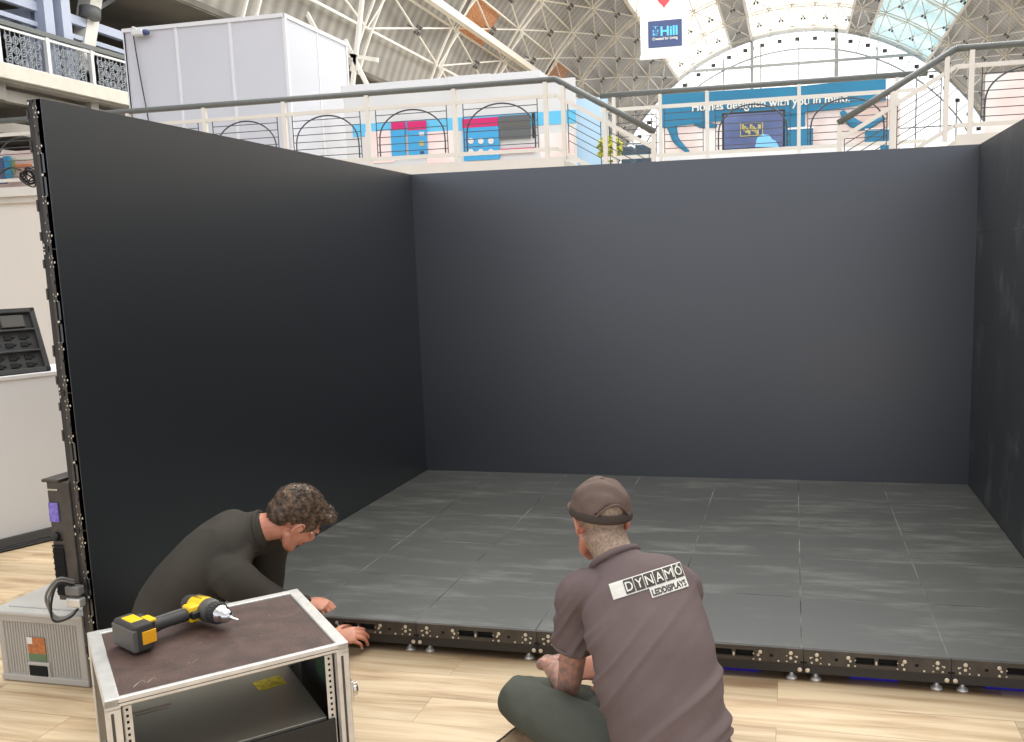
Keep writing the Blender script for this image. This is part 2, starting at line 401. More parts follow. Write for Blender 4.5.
def put_screws(parent, L, M4, lim=9, rs=1.0):
    for (x, d, r) in SCREWS[:lim]:
        for xx in (x, L-x):
            o = bpy.data.objects.new('screw', SC); C.objects.link(o); o.parent = parent
            o.matrix_parent_inverse = world_of(parent).inverted()
            o.matrix_basis = M4 @ Matrix.Translation((xx, 0, -d)) @ Matrix.Diagonal((r*rs, .004, r*rs, 1))
    s = bpy.data.objects.new('screw', SC); C.objects.link(s); s.parent = parent
    s.matrix_parent_inverse = world_of(parent).inverted()
    s.matrix_basis = M4 @ Matrix.Translation((L/2, 0, -.034)) @ Matrix.Diagonal((.004, .004, .008, 1))

# floor of the volume
FT = thing('led_floor', 'low black tiled video floor on small silver feet, dusty and scuffed', 'stage', (W/2, D/2, 0))
for i in range(7):
    for j in range(5):
        bm = B(); g = .0008
        rbox(bm, i*PW+g, (i+1)*PW-g, j*PD+g+(.0 if j else -.0), (j+1)*PD-g, HS-.03, HS, .0012, 1)
        p = obj('floor_tile', bm, M['led_floor'], FT)
        if j == 0:
            M4 = Matrix.Translation((i*PW+.008, -.012, HS-.001))
            e = B(); edge_plate(e, PW, M4)
            eo = obj('edge_frame', e, [M['frame'], M['frame2'], M['void'], M['screw']], p)
            # screws belong to the tile
            put_screws(p, PW, M4)
            for s in (.043, PW-.043):
                b2 = B(); fx = i*PW+.008+s; fy = .02
                sweep(b2, [(fx, fy, 0), (fx, fy, .006), (fx, fy, .012), (fx, fy, .022), (fx, fy, .04)], [.021, .021, .014, .006, .006], n=16, sub=1, cap=False)
                obj('levelling_foot', b2, M['foot'], p, True)
        elif j in (2, 4) :
            for s in (.05, PW-.05):
                b2 = B(); fx = i*PW+s; fy = j*PD+.25
                sweep(b2, [(fx, fy, 0), (fx, fy, .012), (fx, fy, .1)], [.02, .014, .006], n=10, sub=1, cap=False)
                obj('levelling_foot', b2, M['foot'], p, True)
bm = B()
for j in range(5): box(bm, .02, W-.02, j*PD+.05, j*PD+.1, .045, HS-.031)
for i in range(8): box(bm, min(max(i*PW-.03, 0.01), W-.07), min(max(i*PW-.03, 0.01), W-.07)+.06, .05, D-.02, .04, HS-.031)
obj('under_frame', bm, M['frame2'], FT)
for x in [at(u_, v_, y=.06).x-.08 for u_, v_ in ((735, 667), (872, 681), (1008, 692))]:
    bm = B(); rbox(bm, x, x+.17, .045, .09, .0, .034, .004)
    obj('blue_light_strip', bm, M['blueglow'], FT)
# dust lines lying in the joints
bm = B()
for i in range(1, 7): box(bm, i*PW-.0022, i*PW+.0022, .0, D, HS-.0015, HS+.0003)
for j in range(1, 5): box(bm, 0, W, j*PD-.0022, j*PD+.0022, HS-.0015, HS+.0003)
obj('joint_dust', bm, M['dustseam'], FT)

def wall(label, mk, n, rows, m, name='led_wall', back=.062):
    t = thing(name, label, 'screen wall', mk(0, 0, 0))
    for i in range(n):
        for k in range(rows):
            bm = B(); g = .0006
            g = .0002; box(bm, i*PW, (i+1)*PW, 0, .02, HS+k*PH, HS+(k+1)*PH)
            L = PD if n != 7 else PW
            box(bm, i*L, (i+1)*L, .019, back, HS+k*PH, HS+(k+1)*PH, 1)
            for v in bm.verts: v.co = mk(*v.co)
            obj('wall_panel', bm, [m, M['frame2']], t)
    return t
wb = wall('wide charcoal video wall at the rear, between the left and right walls', lambda x, y, z: V((x, D+y, z)), 7, 4, M['led_back'])
# left wall: local x runs from the near end towards the back
NL = 6; PL = (D+EX)/NL
def wall2(label, mk, m, near_part=False):
    t = thing('led_wall', label, 'screen wall', mk(0, 0, 0))
    for i in range(NL):
        for k in range(4):
            bm = B(); g = .0006
            g = .0004 if not near_part else 0
            if near_part: box(bm, i*PL, (i+1)*PL, 0, .02, HS+k*PH, HS+(k+1)*PH)
            else: rbox(bm, i*PL+g, (i+1)*PL-g, 0, .02, HS+k*PH+g, HS+(k+1)*PH-g, .001, 1)
            x0 = i*PL+(.016 if i == 0 else 0)
            box(bm, x0, (i+1)*PL, .019, .062, HS+k*PH, HS+(k+1)*PH, 1)
            for v in bm.verts: v.co = mk(*v.co)
            p = obj('wall_panel', bm, [m, M['frame2']], t)
            if i == 0:
                # near end frame: bracketed steel channel with grip slots
                if near_part:
                    M4 = frame(V((-.002, -EX, HS+k*PH)), V((0, 0, 1)), V((0, 1, 0)), V((1, 0, 0))) @ Matrix.Diagonal((1, 1, .62, 1))
                    e = B()
                    edge_plate(e, PH, M4)
                    h = .056
                    # notched lugs of the rear edge
                    for z0, z1 in ((.03, .06), (.13, .17), (.33, .37), (.44, .47)):
                        box(e, z0, z1, .0, .02, -.1, -.09, 0, M4)
                    eo = obj('end_frame', e, [M['frame'], M['frame2'], M['void'], M['screw']], p)
                    put_screws(p, PH, M4, 9, .6)
    bm = B()
    for i in range(NL+1):
        x = min(max(i*PL, .05), NL*PL-.05)
        sweep(bm, [(x, .04, 0), (x, .04, .012), (x, .04, HS)], [.02, .014, .012], n=10, sub=1, cap=False)
    for v in bm.verts: v.co = mk(*v.co)
    obj('support_foot', bm, M['frame2'], t)
    return t
wl = wall2('tall black video wall on the left, its bolted near edge showing', lambda x, y, z: V((-y, -EX+x, z)), M['led_wall'], True)
wr = wall2('black video wall on the right with scuffs and scratches on its panels', lambda x, y, z: V((W+y, -EX+x, z)), M['led_right'])
bm = B()
for i in range(4):
    x = .25+i*1.0
    sweep(bm, [(x, D+.04, 0), (x, D+.04, .012), (x, D+.04, HS)], [.02, .014, .012], n=10, sub=1, cap=False)
obj('support_foot', bm, M['frame2'], wb)
for x0, x1 in ((-.062, .0004), (W-.0004, W+.062)):
    bm = B(); box(bm, x0, x1, D-.001, D+.062, HS, HT); obj('corner_post', bm, M['frame2'], wb)
# top caps / bottom beams of the walls
for t, a, b in ((wb, (-.06, D+.03, HS-.02), (W+.06, D+.03, HS-.02)), (wl, (-.03, -EX+.02, HS-.02), (-.03, D, HS-.02)), (wr, (W+.03, -EX+.02, HS-.02), (W+.03, D, HS-.02))):
    bm = B(); bar(bm, a, b, .05, .036); obj('base_beam', bm, M['frame2'], t)

# control box bolted on the near end of the left wall
cb = thing('control_box', 'narrow black power box with a violet display on the left video wall edge', 'control box', (-.12, -EX, .25))
zt = at(55, 482, y=-EX).z; zb = at(68, 600, y=-EX).z
bm = B()
rbox(bm, -.150, -.055, -EX-.004, -EX+.10, zb, zt, .003)
rbox(bm, -.165, -.09, -EX-.012, -EX+.12, zt, zt+.012, .004)
obj('housing', bm, M['frame'], cb)
hgt = zt-zb
bm = B(); rbox(bm, -.148, -.108, -EX-.010, -EX-.005, zt-.33*hgt, zt-.17*hgt, .002); obj('display', bm, M['screen'], cb)
bm = B(); sweep(bm, [(-.128, -EX-.006, zt-.45*hgt), (-.128, -EX-.022, zt-.45*hgt)], [.016, .014], n=16, sub=1, cap=False); obj('knob', bm, M['black'], cb, True)
bm = B(); box(bm, -.15, -.104, -EX-.0085, -EX-.005, zb+.02, zt-.55*hgt)
for k in range(10): box(bm, -.15, -.104, -EX-.011, -EX-.0085, zb+.03+k*.022, zb+.037+k*.022)
obj('vent', bm, M['void'], cb)
for k in range(5):
    bm = B(); sweep(bm, [(-.14+.009*k, -EX-.006, zt-.06*hgt), (-.14+.009*k, -EX-.012, zt-.06*hgt)], [.0035, .003], n=10, sub=1, cap=False)
    obj('screw', bm, M['screw'], cb)
c = thing('power_cable', 'thin grey and black cables looping from the power box to the wall edge', 'cable', (-.07, -EX-.02, .2))
for k in range(3):
    bm = B(); r = .05+.012*k
    pts = [(-.055, -EX-.03, zb+.09-.01*k), (-.08, -EX-.075, zb+.11-.01*k), (-.135+.01*k, -EX-.08, zb+.04-.012*k), (-.12, -EX-.07, zb-.03-.012*k), (-.08+.01*k, -EX-.06, zb-.04), (-.05, -EX-.03, zb-.02)]
    sweep(bm, pts, [.0045]*6, n=8, sub=6); obj('cord', bm, M['cableg'] if k < 2 else M['cable'], c, True)
for dz in (.09, .045):
    bm = B(); rbox(bm, -.085, -.025, -EX-.045, -EX-.012, zb+dz-.055, zb+dz-.02, .006); obj('plug', bm, M['cableg'] if dz > .05 else M['foot'], c)

# ---------------------------------------------------------------- floor and near left
bm = B(); box(bm, -30, 32, -8, 96, -.05, 0); struct('floor', bm, M['wood'])

a = at(0, 548, z=0); b = at(60, 533, z=0); d = (b-a).normalized(); nrm = V((d.y, -d.x, 0))
st = a-d*1.6; en = a+d*2.3
CT = thing('counter', 'plain white counter wall left of the black video wall', 'counter', st)
M4 = frame(st, d, V((-nrm.x, -nrm.y, 0)), V((0, 0, 1)))
L = (en-st).length
bm = B(); rbox(bm, 0, L, 0, .45, .05, .96, .003, M4=M4); obj('body', bm, M['counter'], CT)
bm = B(); rbox(bm, -.01, L+.01, -.008, .46, .96, .985, .004, M4=M4); obj('countertop', bm, M['counter'], CT)
bm = B(); rbox(bm, 0, L, -.006, .44, 0.0, .05, .003, M4=M4); obj('base_strip', bm, M['dark_strip'], CT)  # dark grey strip along the foot of the counter
c = thing('floor_cable', 'black cable lying on the floor along the white counter', 'cable', a+nrm*.1)
for k in range(3):
    bm = B(); p = [st+d*(.6+.45*q)+nrm*(.05+.03*k+.02*math.sin(q*2.1+k))+V((0, 0, .008)) for q in range(8)]
    sweep(bm, p, [.007]*8, n=8, sub=5); obj('cord', bm, M['cable'], c, True)
# foam lined case lid leaning on the counter
q00 = at(-44, 377, y=1.0); q10 = at(47, 366, y=1.0)
base = st+d*((at(24, 370, z=.985)-st).dot(d)); base.z = .986
lt = thing('foam_case_lid', 'black foam-lined case insert with cutouts leaning on the white counter', 'case', base)
tilt = math.radians(20)
up = (V((0, 0, 1))*math.cos(tilt) - nrm*math.sin(tilt)).normalized()
fr = d.cross(up)
bp = base + nrm*-.03
M4 = frame(bp, d, -fr, up)
def foam(bm_, x0, x1, z0, z1, y0=0, y1=.04, r=.004): rbox(bm_, x0, x1, y0, y1, z0, z1, r, M4=M4)
x1 = .05; x0 = -.66; hh = .40
bm = B(); foam(bm, x0, x1, 0, hh, .012, .05); obj('backing', bm, M['foam'], lt)
bm = B()
for z0, z1 in ((0, .028), (.13, .142), (.26, .272), (hh-.028, hh)): foam(bm, x0, x1, z0, z1, -.012, .014)
foam(bm, x1-.03, x1, 0, hh, -.012, .014); foam(bm, x0, x0+.03, 0, hh, -.012, .014)
obj('border', bm, M['foam'], lt)
for i in range(7):
    for z in (.04, .085, .165, .21):
        bm = B(); xx = x1-.12-i*.085
        foam(bm, xx, xx+.042, z, z+.03, .006, .0125); 
        foam(bm, xx+.04, xx+.06, z+.01, z+.022, .006, .0125)
        obj('cutout', bm, M['foamd'], lt)
for i in range(3):
    bm = B(); foam(bm, x1-.30-.12*i, x1-.25-.12*i, .29, .33, .006, .0125); obj('cutout', bm, M['foamd'], lt)
    bm = B(); foam(bm, x1-.24-.12*i, x1-.22-.12*i, .295, .31, .006, .0125); obj('cutout', bm, M['foamd'], lt)
bm = B(); foam(bm, x1-.2, x1-.07, .285, .36, -.004, .014); obj('block', bm, M['greyplastic'], lt)

# grey stacking crate with hinged lid
cx0, cx1, cy0, cy1 = -.495, -.105, -.515, -.09
cr = thing('storage_crate', 'light grey plastic crate with glossy lid on the floor behind the left video wall', 'crate', ((cx0+cx1)/2, (cy0+cy1)/2, 0))
bm = B()
box(bm, cx0+.006, cx1-.006, cy0+.006, cy0+.012, .012, .27); box(bm, cx0+.006, cx1-.006, cy1-.012, cy1-.006, .012, .27)
box(bm, cx0+.006, cx0+.012, cy0+.006, cy1-.006, .012, .27); box(bm, cx1-.012, cx1-.006, cy0+.006, cy1-.006, .012, .27)
box(bm, cx0+.006, cx1-.006, cy0+.006, cy1-.006, .0, .012)
rbox(bm, cx0-.004, cx1+.004, cy0-.004, cy1+.004, .004, .03, .004)
for x in (cx0, cx1-.028): 
    for y in (cy0, cy1-.028): rbox(bm, x, x+.028, y, y+.028, .02, .27, .005)
rbox(bm, cx0-.003, cx1+.003, cy0-.003, cy0+.01, .245, .272, .003)
n = 26
for k in range(n):
    x = cx0+.04+k*(cx1-cx0-.08)/(n-1)
    box(bm, x-.0016, x+.0016, cy0+.003, cy0+.007, .035, .245)
obj('tub', bm, M['crate'], cr)
bm = B(); rbox(bm, cx0-.012, cx1+.012, cy0-.012, cy1+.012, .272, .29, .006, 3)
rbox(bm, cx0+.03, cx1-.03, cy0+.03, cy1-.03, .288, .296, .004, 2)
obj('lid', bm, M['cratelid'], cr, False)
lx, lz = -.375, .075
bm = B(); rbox(bm, lx, lx+.105, cy0-.004, cy0+.008, .022, .088, .008, 2); obj('handle_surround', bm, M['crate'], cr)
bm = B(); rbox(bm, lx+.008, lx+.097, cy0-.006, cy0+.004, .03, .076, .006, 2); obj('handle_hole', bm, M['void'], cr)
bm = B(); box(bm, lx+.01, lx+.09, cy0+.0005, cy0+.002, .12, .185); obj('label_sticker', bm, M['orange'], cr)
bm = B(); box(bm, lx+.01, lx+.09, cy0+.0005, cy0+.002, .092, .12); obj('label_sticker', bm, M['green'], cr)
bm = B(); box(bm, lx+.01, lx+.034, cy0-.0004, cy0+.001, .158, .185); obj('label_sticker', bm, M['print'], cr)

ZD = 2.90; shelf_q = []
# coil of cable hanging behind the top of the left wall
ks = thing('display_shelf', 'small multicoloured display unit at the far left on the mezzanine', 'display unit', (at(2, 170, y=10.2).x, 10.2, ZD))
for n_, m_, u0, u1, v0, v1, yy in (('back_panel', 'pale', -30, 34, 152, 190, 10.4), ('shelf_board', 'creamd', -30, 34, 158, 161, 10.2), ('shelf_board', 'creamd', -30, 34, 166, 169, 10.2), ('shelf_board', 'creamd', -30, 34, 174, 176, 10.2), ('blue_item', 'navy', -12, 4, 158, 184, 10.1), ('teal_item', 'teal', 4, 10, 156, 178, 10.1), ('green_item', 'green', 10, 13, 160, 172, 10.12), ('orange_item', 'orange', 14, 30, 164, 168, 10.15)):
    shelf_q.append((n_, m_, u0, v0, u1, v1, yy))
hc = thing('cable_coil', 'tangled coil of black cable hung behind the upper edge of the left video wall', 'cable', (-.3, -.35, 1.8))
ctr = at(28, 175, y=-.3)
for k in range(7):
    bm = B(); r = .022+.005*(k % 3); pts = []
    ox, oz = random.uniform(-.012, .012), random.uniform(-.012, .012)
    for q in range(10):
        a_ = 2*PI*q/10; pts.append(ctr+V((ox+(r+.004*math.sin(3*a_+k))*math.cos(a_), .012*math.sin(a_*2+k)+.004*k, oz+r*math.sin(a_))))
    sweep(bm, pts, [.0028]*10, n=6, sub=4, closed=True); obj('loop', bm, M['cable'], hc, True)
bm = B(); sweep(bm, [ctr+V((.03, 0, 0)), ctr+V((.09, .03, .01)), ctr+V((.14, .06, .0)), V((-.05, -.25, ctr.z))], [.004]*4, n=6); obj('lead', bm, M['cable'], hc, True)
bm = B(); sweep(bm, [ctr+V((-.03, 0, .02)), ctr+V((-.08, 0, .03)), ctr+V((-.16, .0, .0)), ctr+V((-.26, .02, .01))], [.0035]*4, n=6); obj('lead', bm, M['cable'], hc, True)

# ---------------------------------------------------------------- rack flight case
CZ = .5
LF = V((.826, -1.476, CZ)); RF = V((1.26, -1.034, CZ)); RB = V((.899, -.654, CZ)); LB = V((.454, -1.095, CZ))
ax = ((RF-LF)+(RB-LB)).normalized(); ay = V((-ax.y, ax.x, 0)); CW, CD = .622, .527
cc = (LF+RF+RB+LB)/4; o0 = cc-ax*CW/2-ay*CD/2; o0.z = 0
K = frame(o0, ax, ay, V((0, 0, 1)))
fc = thing('flight_case', 'open rack flight case with brown top and aluminium edging in the foreground', 'flight case', (cc.x, cc.y, 0))
z0 = .03
bm = B(); box(bm, .012, CW-.012, .012, CD-.012, CZ-.014, CZ-.002, 0, K); obj('top_panel', bm, M['brown'], fc)
# faint chalk scribbles on the top
bm = B()
def scrib(cx_, cy_, s):
    p = [V((cx_+s*math.cos(a*.9)*(.6+.1*a), cy_+s*.8*math.sin(a*1.3), CZ-.0018)) for a in range(6)]
    sweep(bm, tf(p, K), [.0012]*6, n=4, sub=4)
scrib(.09, .07, .02); obj('chalk_mark', bm, M['scuff'], fc)
bm = B(); scrib(.12, .075, .014); obj('chalk_mark', bm, M['scuff'], fc)
for k in range(14):
    x, y = random.uniform(.2, CW-.06), random.uniform(.05, CD-.06); a_ = random.uniform(0, 6.28); l = random.uniform(.006, .03)
    bm = B(); bar(bm, K @ V((x, y, CZ-.0018)), K @ V((x+l*math.cos(a_), y+l*math.sin(a_), CZ-.0018)), .0012, .0006); obj('chalk_mark', bm, M['scuff'], fc)
for x in (.004, CW-.014):
    bm = B(); box(bm, x, x+.01, .012, CD-.012, z0, CZ-.01, 0, K); obj('side_panel', bm, M['black'], fc)
bm = B(); box(bm, .012, CW-.012, .012, CD-.012, z0, z0+.012, 0, K); obj('bottom_panel', bm, M['black'], fc)
# aluminium extrusions: 12 edges
t = .026
def ext(name, x0, x1, y0, y1, z0_, z1_):
    bm = B(); rbox(bm, x0, x1, y0, y1, z0_, z1_, .003, 2, M4=K); return obj(name, bm, M['alu'], fc)
ext('edge_extrusion', 0, CW, 0, .016, CZ-.021, CZ+.003); ext('edge_extrusion', 0, CW, CD-.03, CD, CZ-.03, CZ+.003)
ext('edge_extrusion', 0, .036, .0, CD, CZ-.03, CZ+.0035); ext('edge_extrusion', CW-.034, CW, .0, CD, CZ-.03, CZ+.0035)
for x in (0, CW-.036):
    for y in (0, CD-.03): 
        e = ext('corner_post', x, x+.036, y, y+.03, z0, CZ-.02)
        bm = B(); gx = x+.012
        box(bm, gx, gx+.007, y-.0008 if y == 0 else y+.0305, (y+.0005) if y == 0 else y+.0312, z0+.02, CZ-.034, 0, K)
        obj('groove', bm, M['aludark'], e)
ext('edge_extrusion', 0, CW, 0, .016, z0, z0+.03); ext('edge_extrusion', 0, CW, CD-.016, CD, z0, z0+.03)
# hairline groove along the top front edge
bm = B(); box(bm, .03, CW-.03, -.0006, .0004, CZ-.012, CZ-.0100, 0, K); obj('edge_groove', bm, M['aludark'], fc)
for x, y in ((.05, .05), (CW-.05, .05), (.05, CD-.05), (CW-.05, CD-.05)):
    bm = B(); cyl(bm, K @ V((x, y, 0)), K @ V((x, y, z0+.004)), .02, .024); obj('rubber_foot', bm, M['black'], fc, True)
# rack rails with holes
for x, s in ((.04, 1), (CW-.062, -1)):
    for y in (.03, CD-.06):
        bm = B(); box(bm, x, x+.022, y, y+.003, z0+.02, CZ-.035, 0, K); xx = x if s == 1 else x+.019
        box(bm, xx, xx+.003, y, y+.025, z0+.02, CZ-.035, 0, K)
        for k in range(24): box(bm, x+.008, x+.014, y-.0006, y, z0+.03+k*.017, z0+.037+k*.017, 1, K)
        obj('rack_rail', bm, [M['alu'], M['void']], fc)
# butterfly latches on the side of the front posts
for x, s in ((CW, 1), (0, -1)):
    l = link('latch', None, fc); l.empty_display_size = .05
    bpy.data.objects.remove(l)
    bm = B(); zc = .35
    xa, xb = (x, x+.008) if s == 1 else (x-.008, x)
    rbox(bm, xa, xb, .004, .05, zc-.03, zc+.03, .002, M4=K)
    lo = obj('latch', bm, M['chrome'], fc)
    bm = B(); xa, xb = (x+.006, x+.022) if s == 1 else (x-.022, x-.006)
    rbox(bm, xa, xb, .014, .026, zc-.02, zc+.02, .003, M4=K); cyl(bm, K @ V((xa, .02, zc)), K @ V((xb, .02, zc)), .013)
    obj('latch_wing', bm, M['chrome'], lo)
# rack device inside
dz = .275
dv = thing('rack_device', 'dark grey rack unit with a yellow sticker inside the flight case', 'rack unit', K @ V((CW/2, CD/2, .05)))
bm = B(); rbox(bm, .062, CW-.062, .05, CD-.055, .13, dz, .003, M4=K); obj('chassis', bm, M['device'], dv)
bm = B(); rbox(bm, .045, CW-.045, .022, .03, .125, dz+.001, .002, M4=K); obj('front_plate', bm, M['black'], dv)
bm = B(); m2 = K @ Matrix.Translation((.475, .365, dz+.0008)) @ Matrix.Rotation(.06, 4, 'Z'); box(bm, -.042, .042, -.036, .036, 0, .0008, 0, m2); obj('yellow_sticker', bm, M['ystick'], dv)
bm = B()
for k, (w_, h_) in enumerate(((.11, .012), (.09, .006))):
    m2 = K @ Matrix.Translation((.14, .40-.022*k, dz+.0008)); box(bm, -w_/2, w_/2, -h_/2, h_/2, 0, .0005, 0, m2)
obj('printed_label', bm, M['scuff'], dv)
dv2 = thing('rack_device', 'black rack unit with green indicator print at the bottom of the flight case', 'rack unit', K @ V((CW/2, CD/2, .05)))
bm = B(); rbox(bm, .066, CW-.066, .05, CD-.06, .06, .12, .003, M4=K); obj('chassis', bm, M['black'], dv2)
bm = B(); rbox(bm, .045, CW-.045, .022, .03, .055, .12, .002, M4=K); obj('front_plate', bm, M['black'], dv2)
bm = B(); box(bm, CW-.0285, CW-.027+.0, .12, .30, .3, .42, 0, K @ Matrix.Translation((.0125, 0, 0)))
o = obj('side_label', bm, M['greenpcb'], fc)
bm = B(); box(bm, CW-.0148, CW-.0142, .16, .24, .41, .46, 0, K); obj('yellow_glow', bm, M['ystick'], fc)  # yellow glow on the glossy inner wall, put in as a coloured patch

# ---------------------------------------------------------------- cordless drill lying on the case
dr = thing('cordless_drill', 'yellow and black cordless drill lying on the flight case', 'drill', at(170, 632, z=CZ+.0035))
zc = CZ+.044
pb = at(137, 631, z=zc); pj = at(200, 610, z=zc); pk = at(240, 624, z=zc)
hd = (pj-pb).normalized(); hs_ = V((hd.y, -hd.x, 0))      # hs_ points towards the viewer
bd = (pk-pj); bd.z = 0; bd.normalize(); bs = V((-bd.y, bd.x, 0))
HM = frame(pb, hs_, hd, V((0, 0, 1)))   # battery / handle frame: x to the viewer side, y along the handle, z up
bm = B(); rbox(bm, -.056, .068, -.040, .016, -.0405, .040, .009, 3, M4=HM)
obj('battery_pack', bm, M['rubber'], dr, False)
bat = dr.children[-1] if dr.children else None
bm = B(); rbox(bm, -.058, .070, -.044, -.030, -.036, .028, .004, 2, M4=HM); obj('battery_base', bm, M['greyplastic'], dr)
bm = B(); rbox(bm, -.040, .048, .012, .034, -.034, .036, .008, 3, M4=HM); obj('battery_mount', bm, M['rubber'], dr)
bm = B(); rbox(bm, -.03, .03, -.028, .008, .0385, .0418, .002, 2, M4=HM); obj('battery_label', bm, M['yellow'], dr)
bm = B(); rbox(bm, .066, .0705, -.018, .022, -.02, .018, .002, 2, M4=HM); obj('battery_label', bm, M['amber'], dr)
bm = B(); rbox(bm, .0, .05, .012, .036, .03, .0385, .003, 2, M4=HM); obj('mount_stripe', bm, M['yellow'], dr)
Lh = (pj-pb).length
hp = [pb+hd*.03, pb+hd*(.03+.3*(Lh-.03)), pb+hd*(Lh*.72), pj]
bm = B(); sweep(bm, hp, [(.028, .024), (.0205, .018), (.021, .019), (.026, .024)], side=hs_, n=18, sub=6); obj('handle', bm, M['rubber'], dr, True)
bm = B(); sweep(bm, [p+V((0, 0, .012))-hs_*.010 for p in hp[:3]], [(.006, .008)]*3, side=hs_, n=10, sub=4); obj('handle_stripe', bm, M['greyplastic'], dr, True)
# head: motor housing, gearbox, collar, chuck, bit
mb = pj - bd*.055 + hd*.012; 
H = lambda s: mb+bd*s+V((0, 0, .002))
bm = B(); sweep(bm, [H(0), H(.02), H(.06), H(.085)], [.026, .034, .036, .034], n=22, sub=5)
rbox(bm, -.024, .024, -.045, .0, -.024, .026, .008, 3, M4=frame(pj+hd*.0, hs_, hd, V((0, 0, 1))))
obj('motor_housing', bm, M['yellow'], dr, True)
bm = B(); sweep(bm, [H(-.018), H(0.004)], [.027, .03], n=22, sub=1, cap=True); obj('rear_cap', bm, M['rubber'], dr, True)
bm = B(); sweep(bm, [H(.078), H(.10), H(.108)], [.036, .035, .031], n=22, sub=4, cap=False); obj('gear_housing', bm, M['greyplastic'], dr, True)
bm = B(); sweep(bm, [H(.117), H(.121), H(.140)], [.033, .0325, .030], n=28, sub=1, cap=False)
for k in range(20):
    a_ = 2*PI*k/20; off = bs*math.cos(a_)*.0325+V((0, 0, 1))*math.sin(a_)*.0325
    bar(bm, H(.122)+off, H(.138)+off*.95, .0035, .002)
obj('torque_collar', bm, M['rubber'], dr)
bm = B(); sweep(bm, [H(.139), H(.142), H(.150), H(.153), H(.170), H(.182), H(.188)], [.026, .0275, .027, .022, .021, .016, .008], n=20, sub=1, cap=False); obj('chuck', bm, M['chrome'], dr, True)
bm = B(); sweep(bm, [H(.182), H(.196), H(.200), H(.232)], [.006, .006, .0035, .003], n=6, sub=1, cap=False); obj('driver_bit', bm, M['chrome'], dr)
bm = B(); tm = frame(pj-hd*.026+hs_*.026, hs_, hd, V((0, 0, 1))); rbox(bm, -.012, .012, -.018, .012, -.010, .012, .005, 3, M4=tm); obj('trigger', bm, M['black'], dr)
bm = B()
for k in range(4):
    rbox(bm, -.012, .012, .0, .004, .0, .003, .001, 1, M4=frame(H(.02+.012*k)+V((0, 0, .033)), bs, bd, V((0, 0, 1))))
obj('air_slot', bm, M['rubber'], dr)

# ---------------------------------------------------------------- people
def head(bm, H4, ears=True):
    E_ = lambda c, r, **k: ell(bm, c, r, H4, **k)
    E_((0, -.014, .032), (.074, .094, .082)); E_((0, .03, .03), (.064, .058, .07)); E_((0, .036, -.028), (.056, .058, .075))
    E_((0, .068, -.09), (.026, .024, .022)); E_((0, .04, -.062), (.05, .046, .04))
    for s in (-1, 1):
        sweep(bm, tf([(s*.056, -.002, -.045), (s*.048, .03, -.08), (s*.018, .07, -.098)], H4), [.018, .018, .016], n=10)
        E_((s*.032, .068, -.025), (.024, .022, .024))
        E_((s*.03, .083, .024), (.024, .012, .009))
        E_((s*.012, .102, -.034), (.008, .009, .007))
        if ears:
            # ear: dished disc with a raised helix and a lobe
            E_((s*.077, -.006, -.004), (.007, .014, .024))
            sweep(bm, tf([(s*.076, .012, -.006), (s*.082, .012, .016), (s*.087, .0, .029), (s*.089, -.014, .022), (s*.088, -.018, .0), (s*.083, -.010, -.022), (s*.078, .0, -.03), (s*.076, .006, -.024)], H4), [.004, .004, .0045, .005, .0045, .0045, .006, .004], n=8)
    sweep(bm, tf([(0, .086, .022), (0, .1, -.005), (0, .112, -.028), (0, .1, -.038)], H4), [.009, .009, .012, .008], n=10)
    E_((0, .09, -.057), (.022, .011, .006)); E_((0, .088, -.068), (.019, .011, .007))
def face_bits(H4, root, body):
    for s in (-1, 1):
        bm = B(); ell(bm, (s*.03, .0725, .004), (.0095, .0105, .007), H4); e = obj('eye', bm, M['eye'], root, True)
        bm = B(); ell(bm, (s*.03, .0815, .002), (.0045, .003, .0045), H4, sub=2); obj('iris', bm, M['iris'], e, True)
        bm = B(); sweep(bm, tf([(s*.014, .0975, .026), (s*.03, .0985, .031), (s*.046, .09, .027)], H4), [.0025, .0035, .002], n=6); obj('eyebrow', bm, M['hair'], root, True)
    bm = B(); sweep(bm, tf([(-.02, .0955, -.0575), (-.008, .1015, -.0555), (0, .102, -.057), (.008, .1015, -.0555), (.02, .0955, -.0575)], H4), [.0015, .003, .003, .003, .0015], n=6)
    sweep(bm, tf([(-.018, .0945, -.0655), (0, .1, -.0675), (.018, .0945, -.0655)], H4), [.0015, .004, .0015], n=6); obj('lips', bm, M['lip'], root, True)
